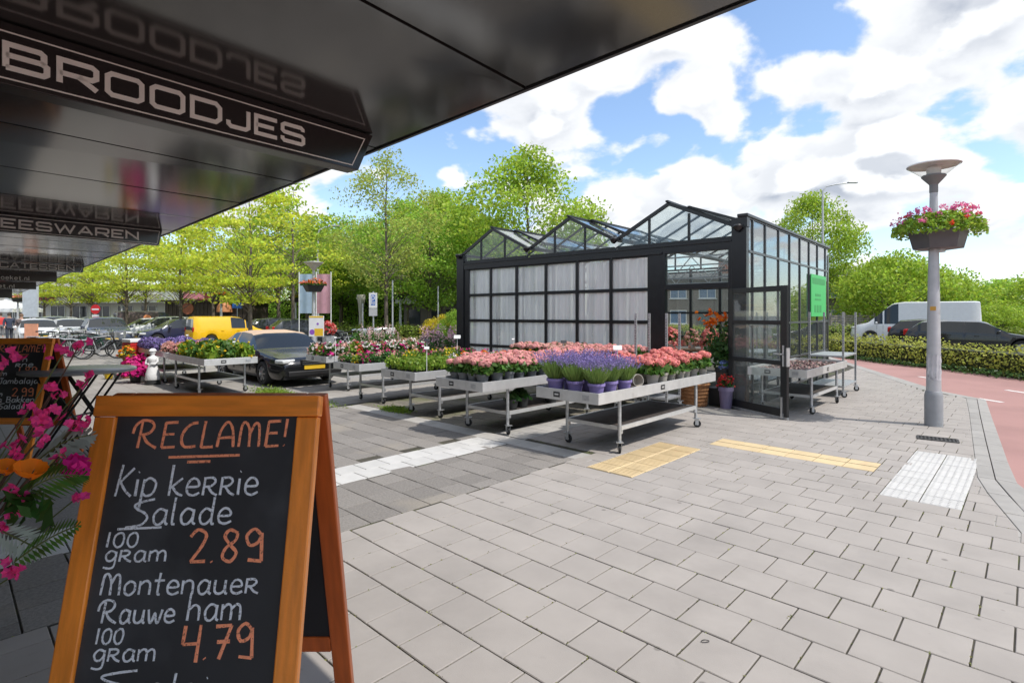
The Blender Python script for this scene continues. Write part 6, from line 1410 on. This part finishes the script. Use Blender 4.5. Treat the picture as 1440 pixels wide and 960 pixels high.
# banners
for k, (px_, c, lb) in enumerate([(431,(.42,.55,.70),'light blue fabric banner on white poles, left of the pair'),(455,(.66,.36,.43),'pink fabric banner on white poles, right of the pair')]):
    t = thing('banner', lb, 'banner', at(px_,25), YAW, 'pair of fabric banners')
    q = MB()
    for x in (-.34,.34): q.tube([(x,0,0),(x,0,3.65)], .022, 8)
    q.build('pole', WHITE, t); q = MB(); n = 10; vs = []; fs = []
    for i in range(n+1):
        x = -.31+.62*i/n; y = .03*math.sin(i*.9+k); vs += [(x,y,1.75),(x,y*.6,3.55)]
        if i: fs.append((2*i-2,2*i,2*i+1,2*i-1))
    q.add(vs,fs); q.build('cloth', pm('banner_cloth%d' % k, c, .8, var=.12, scale=3, trans=.3), t, True, 0)
ad = thing('advert_stand','white, yellow and purple flower advert board on a stand','advert', at(445,18.5), YAW)
q = MB(); q.bb(-.25,.25,-.02,.02,.95,1.65); q.build('board', WHITE, ad); q = MB(); q.bb(-.06,.23,-.024,-.02,.97,1.22); q.bb(-.24,.24,-.024,-.02,1.59,1.64); q.build('yellow_print', PLATE, ad); q = MB(); q.lathe([(.09,0),(.09,.004)], 16, (-.14,-.02,1.10), M=Mx); q.lathe([(.04,0),(.04,.004)], 12, (.05,-.02,1.38), M=Mx); q.build('flower_print', pm('print_violet',(.28,.10,.48),.5), ad); q = MB(); q.tube([(0,.03,0),(0,.03,1.0)], .02, 8); q.bb(-.3,.3,-.2,.2,0,.04); q.build('stand', GALV, ad)
# far lamp posts with flower baskets
def far_lamp(px_, d_, label, h=3.9, basket=True, cols=(ORNG,)):
    t = thing('lamp_post', label, 'lamp post', at(px_,d_), 0, 'dish lamp posts of the car park')
    q = MB(); q.lathe([(.09,0),(.05,h-.3)], 12); q.build('pole', lamp_grey, t, True); q = MB(); q.lathe([(.05,h-.35),(.16,h-.2),(.40,h-.02),(.40,h),(.0,h+.06)], 24, cap=False); q.build('lamp_head', pm('lamp_head_pale',(.55,.55,.54),.4), t, True)
    if basket:
        b = tag(link('hanging_planter', None, None, at(px_,d_,2.65)), 'flower basket on '+label, 'planter', 'flower baskets on far lamp posts'); q = MB(); q.lathe([(.30,0),(.44,.28),(.40,.28)], 6); q.build('box', BLKP, b)
        rg = np.random.default_rng(int(px_)); m = 500; a = rg.uniform(0,6.28,m); r_ = .55*np.sqrt(rg.random(m)); c = np.stack([r_*np.cos(a),r_*np.sin(a),.28+.24*rg.random(m)*(1-(r_/.6)**2)],1); leafobj('foliage', leaves(c,.10,rg,.3), GREEN, b)
        for cm in cols: c2 = c[rg.choice(m,170)]+np.array([0,0,.06]); leafobj('flowers', leaves(c2,.09,rg,.3,.8), cm, b)
far_lamp(441,23,'lamp post behind the advert stand',3.9,True,(ORNG,CORAL)); far_lamp(416,42,'lamp post left of the banners',3.9,True,(YELL,)); far_lamp(563,34,'lamp post right of the amber-tinted tree',4.1,True,(TERRA,)); far_lamp(25,42,'lamp post beyond the walking people',3.7,True,(ORNG,LPINK)); far_lamp(171,50,'lamp post left of the brown van',4.0,True,(LPINK,ORNG)); far_lamp(311,36,'lamp post right of the timber hut',4.6,True,(ORNG,))
# tall street lights
def street_light(px_, d_, h, label, arm):
    t = thing('street_light', label, 'street light', at(px_,d_), YAW, 'tall street lights'); q = MB(); q.tube([(0,0,0),(0,0,h*.55),(0,0,h-.5),(arm*.12,0,h-.12),(arm*.5,0,h+.05),(arm,0,h+.15)], [.10,.08,.06,.05,.045,.04], 10); q.build('pole', lamp_grey, t, True); q = MB(); q.box((arm+.28*np.sign(arm),0,h+.18),(.75,.22,.10)); q.build('lamp_head', lamp_grey, t, bevel=.03)
street_light(1157,40,11.2,'tall curved street light behind the greenhouse on the right',1.9); street_light(447,38,7.7,'street light with curved arm above the banners',.9)
# pale flag poles and bollards
for k, (px_, d_, h) in enumerate([(616,31,3.3),(552,27,3.4),(510,30,2.3),(367,50,5.2),(690-375,50,6)]):
    q = MB(); q.lathe([(.045,0),(.035,h)], 10); o = q.build('pole', lamp_grey, None, True); o.location = at(px_,d_); tag(o, ['slim grey pole in front of the low brick building','slim grey pole right of the slender tree','short grey pole left of the parking sign','slim pale pole behind the black convertible','slim pale pole behind the timber hut'][k], 'pole', 'slim grey poles')
q = MB(); q.lathe([(.30,0),(.30,.1),(.17,.5),(.14,1.6),(.2,2.4),(.30,2.9),(.26,3.0)], 16); o = q.build('obelisk', pm('pale_stone',(.42,.40,.34),.8), None, True); o.location = at(508,36); tag(o,'pale waisted concrete column among trees right of banners','column')
# ---- bicycles
def bicycle(nm_, cl_):
    t = link('bicycle', None); fm_ = pm(nm_, cl_,.35); Mx = Matrix.Rotation(R(90),3,'X'); r = .345
    for x in (0,1.08):
        w_ = link('wheel', None, t, (x,0,r)); q = MB(); n = 28; q.tube([(r*.96*math.cos(a),0,r*.96*math.sin(a)) for a in [i*2*math.pi/n for i in range(n+1)]], .024, 6, cap=False); q.build('tyre', RUBBER, w_, True)
        q = MB(); q.tube([(r*.90*math.cos(a),0,r*.90*math.sin(a)) for a in [i*2*math.pi/n for i in range(n+1)]], .008, 5, cap=False)
        for i in range(12): a = i*math.pi/6; q.tube([(0,0,0),(r*.9*math.cos(a),0,r*.9*math.sin(a))], .0025, 3, cap=False)
        q.build('rim', GALV, w_); q = MB(); q.tube([((r+.03)*math.cos(a),0,(r+.03)*math.sin(a)) for a in [R(20)+i*R(150)/10 for i in range(11)]], .016, 5); q.build('mudguard', fm_, w_, True)
    q = MB(); bbk, seat, head, hb_ = (.46,0,.30), (.33,0,.80), (.93,0,.86), (.96,0,.62)
    for a, b in ((bbk,seat),(bbk,hb_),(seat,head),(seat,(0,0,r)),(bbk,(0,0,r)),(head,(1.08,0,r)),(hb_,head)): q.tube([a,b], .023, 7)
    q.build('frame', fm_, t, True); q = MB(); q.tube([(.33,0,.80),(.30,0,.95)], .014, 6); q.build('seat_post', CHR, t)
    q = MB(); q.add([(.12,-.09,.97),(.12,.09,.97),(.26,.06,.975),(.42,.02,.965),(.42,-.02,.965),(.26,-.06,.975)]+[(.12,-.09,.93),(.12,.09,.93),(.42,0,.94)], [(0,1,2,3,4,5)[::-1],(0,6,7,1),(1,7,8,3,2),(0,5,4,8,6),(3,8,4),(6,8,7)]); q.build('saddle', TRIM, t, bevel=.012)
    q = MB(); q.tube([(.93,0,.86),(.90,0,1.05)], .013, 6); q.tube([(.70,-.28,1.04),(.85,-.27,1.08),(.92,-.10,1.07),(.92,.10,1.07),(.85,.27,1.08),(.70,.28,1.04)], .016, 6); q.build('handlebar', CHR, t, True)
    q = MB(); q.bb(-.22,.22,-.07,.07,.72,.735); q.tube([(.0,.06,r),(-.1,.06,.72)], .006, 5); q.tube([(.0,-.06,r),(-.1,-.06,.72)], .006, 5); q.build('rear_rack', GALV, t)
    q = MB(); q.lathe([(.08,-.01),(.08,.01)], 16, (.46,-.05,.30), M=Mx); q.build('chainring', GALV, t)
    return t
bkk = Kind([bicycle('bike_frame_black',(.02,.02,.022)), bicycle('bike_frame_silver',(.40,.41,.43)), bicycle('bike_frame_green',(.02,.07,.05))], '', 'bicycle', 'bicycles parked beside the car park')
for k in range(9):
    base_ = at(118-k*9.0+ (6 if k % 2 else 0), 20.6+k*.42); lab = ['nearest bicycle with wire front basket, its wheel before the dark blue car','second bicycle from the dark blue car','third bicycle from the dark blue car','fourth bicycle from the dark blue car','fifth bicycle from the dark blue car','sixth bicycle from the dark blue car','seventh bicycle from the dark blue car','eighth bicycle from the dark blue car','furthest bicycle of the row, near the chalkboard'][k]
    o = bkk.put(base_, k, R(72+(k*37 % 9)-4), 1.0, lab); o.rotation_euler = (R(6),0,R(72+(k*37 % 9)-4))
    if k == 0:
        q = MB()
        for z in range(6): 
            y0 = .17+z*.004; q.tube([(1.0,-y0,.80+z*.05),(1.30,-y0,.80+z*.05),(1.30,y0,.80+z*.05),(1.0,y0,.80+z*.05),(1.0,-y0,.80+z*.05)], .006, 4)
        for i in range(8): q.tube([(1.0+i*.043,-.18,.80),(1.0+i*.043,-.19,1.05)], .005, 4); q.tube([(1.0+i*.043,.18,.80),(1.0+i*.043,.19,1.05)], .005, 4); q.tube([(1.30,-.17+i*.048,.8),(1.30,-.17+i*.048,1.05)], .005, 4)
        q.build('front_basket', GALV, o)
for k in range(7):
    o = bkk.put(at(470+k*7.5,22.5+.35*k), k, R(60+k*3), 1.0, ['bicycle nearest the advert stand, behind the white and pink flowers','second bicycle right of the advert stand','third bicycle right of the advert stand','fourth bicycle right of the advert stand','fifth bicycle right of the advert stand','sixth bicycle right of the advert stand','last bicycle before the parking sign'][k], 'bicycles behind the fifth trolley')
for k, (px_, d_) in enumerate(((505,20.5),(520,20.8))):
    t = thing('bicycle_stand','low metal hoop stand %s of the parking sign pole' % ('left','just left')[k],'bicycle stand', at(px_,d_), YAW); q = MB(); q.tube([(-.35,0,0),(-.35,0,.62),(-.30,0,.70),(.30,0,.70),(.35,0,.62),(.35,0,0)], .025, 8); q.build('hoop', GALV, t, True)
fr_ = Kind([bedding(301,BLKP,GREEN,[CORAL,REDP],'potted_plant',.24,.30,80,120,.08,.12,.07)], 'red flowers in a pot right of the advert stand', 'plant', None); q = MB(); q.bb(-.15,.15,-.15,.15,0,.95); o = q.build('plant_stand', GALV, None); o.location = at(462,19.2); tag(o,'grey plinth under the red flowers right of the advert stand','plinth'); fr_.put(at(462,19.2,.95))
# ---- people far left, seen from behind
def person(label, loc, rz, top, legs, skin, hair, stride, h=1.76):
    t = thing('person', label, 'person', loc, rz); s = h/1.76
    def skinned(nm, V_, E_, R_, mat, sub=2, root=0):
        me = bpy.data.meshes.new(nm); me.from_pydata([Vector(v)*s for v in V_], E_, []); o = link(nm, me, t); me.materials.append(mat)
        m = o.modifiers.new('skin','SKIN'); 
        for sv, r_ in zip(me.skin_vertices[0].data, R_): sv.radius = (r_*s, r_*s) if not isinstance(r_, tuple) else (r_[0]*s, r_[1]*s)
        me.skin_vertices[0].data[root].use_root = True
        m2 = o.modifiers.new('sub','SUBSURF'); m2.levels = sub; m2.render_levels = sub; return o
    a = stride
    body = skinned('body', [(0,0,.95),(0,0,1.15),(0,.01,1.38),(0,.015,1.50),(0,.0,1.60),(0,-.01,1.68),
        (.10,0,.90),(.11,a,.50),(.11,a*.2,.09),(.11,a*.2-.14,.05), (-.10,0,.90),(-.11,-a,.50),(-.11,-a*1.6,.12),(-.11,-a*1.6-.14,.06),
        (.19,.01,1.42),(.25,.06,1.14),(.24,-.08,.92),(.24,-.12,.83), (-.19,.01,1.42),(-.25,.0,1.14),(-.24,-.12,.92),(-.24,-.16,.83)],
        [(0,1),(1,2),(2,3),(3,4),(4,5),(0,6),(6,7),(7,8),(8,9),(0,10),(10,11),(11,12),(12,13),(2,14),(14,15),(15,16),(16,17),(2,18),(18,19),(19,20),(20,21)],
        [(.15,.11),(.15,.11),(.17,.11),.055,.075,.085,.09,.065,.045,.035,.09,.065,.045,.035,.06,.048,.036,.035,.06,.048,.036,.035], skin)
    skinned('jacket', [(0,0,.86),(0,0,1.0),(0,0,1.2),(0,.01,1.40),(0,.015,1.47),(.20,.01,1.41),(.26,.06,1.14),(.245,-.07,.95),(-.20,.01,1.41),(-.26,0,1.14),(-.245,-.11,.95)],
        [(0,1),(1,2),(2,3),(3,4),(3,5),(5,6),(6,7),(3,8),(8,9),(9,10)], [(.18,.14),(.175,.135),(.18,.135),(.19,.13),.07,.078,.063,.05,.078,.063,.05], top, root=1)
    skinned('trousers', [(0,0,.93),(.10,0,.88),(.11,a,.50),(.11,a*.2,.10),(-.10,0,.88),(-.11,-a,.50),(-.11,-a*1.6,.14)], [(0,1),(1,2),(2,3),(0,4),(4,5),(5,6)], [(.16,.13),.105,.08,.07,.105,.08,.07], legs)
    q = MB(); q.lathe([(.088,1.62),(.10,1.68),(.095,1.75),(.06,1.80),(0,1.815)], 14, (0,.012,0)); o = q.build('hair', hair, t, True); o.scale = (s,s,s)
    return t
sk = pm('skin',(.50,.30,.22),.6,var=.04); hr = pm('hair_dark',(.05,.035,.025),.7)
person('person in dark blue jacket walking away, carrying a bag', at(13,34), R(95), pm('jacket_navy',(.03,.04,.07),.8), pm('trousers_dark',(.03,.035,.05),.8), sk, hr, .10)
person('person in brown grey jacket and jeans walking, right of the blue jacket', at(30,31), R(80), pm('jacket_brown',(.12,.09,.085),.8), pm('jeans_blue',(.12,.17,.28),.8), sk, pm('hair_brown',(.14,.08,.045),.7), .06, 1.70)
person('person in red top at the left edge, furthest of the three', at(1,40), R(100), pm('top_red',(.55,.05,.05),.8), pm('trousers_grey',(.15,.15,.16),.8), sk, hr, .05)
# stall tent and orange barrier beside the people
tt = thing('market_tent','small white market tent at the left edge','tent', at(8,48), YAW); q = MB(); q.add([(-2,-1.5,2.2),(2,-1.5,2.2),(2,1.5,2.2),(-2,1.5,2.2),(0,0,3.0),(-2,-1.5,1.9),(2,-1.5,1.9),(2,1.5,1.9),(-2,1.5,1.9)],[(0,1,4),(1,2,4),(2,3,4),(3,0,4),(0,5,6,1),(1,6,7,2),(2,7,8,3),(3,8,5,0)]); q.build('canopy', WHITE, tt)
for x in (-1.95,1.95):
    for y in (-1.45,1.45): q = MB(); q.tube([(x,y,0),(x,y,2.2)], .03, 6); q.build('pole', GALV, tt)
ob = thing('barrier','pale orange site barrier right of the walking people','barrier', at(44,29), YAW); q = MB(); q.bb(-.35,.35,-.03,.03,.25,1.2); q.build('panel', pm('barrier_orange',(.72,.33,.20),.6), ob); q = MB(); q.bb(-.3,-.2,-.2,.2,0,.25); q.bb(.2,.3,-.2,.2,0,.25); q.build('foot', RUBBER, ob)
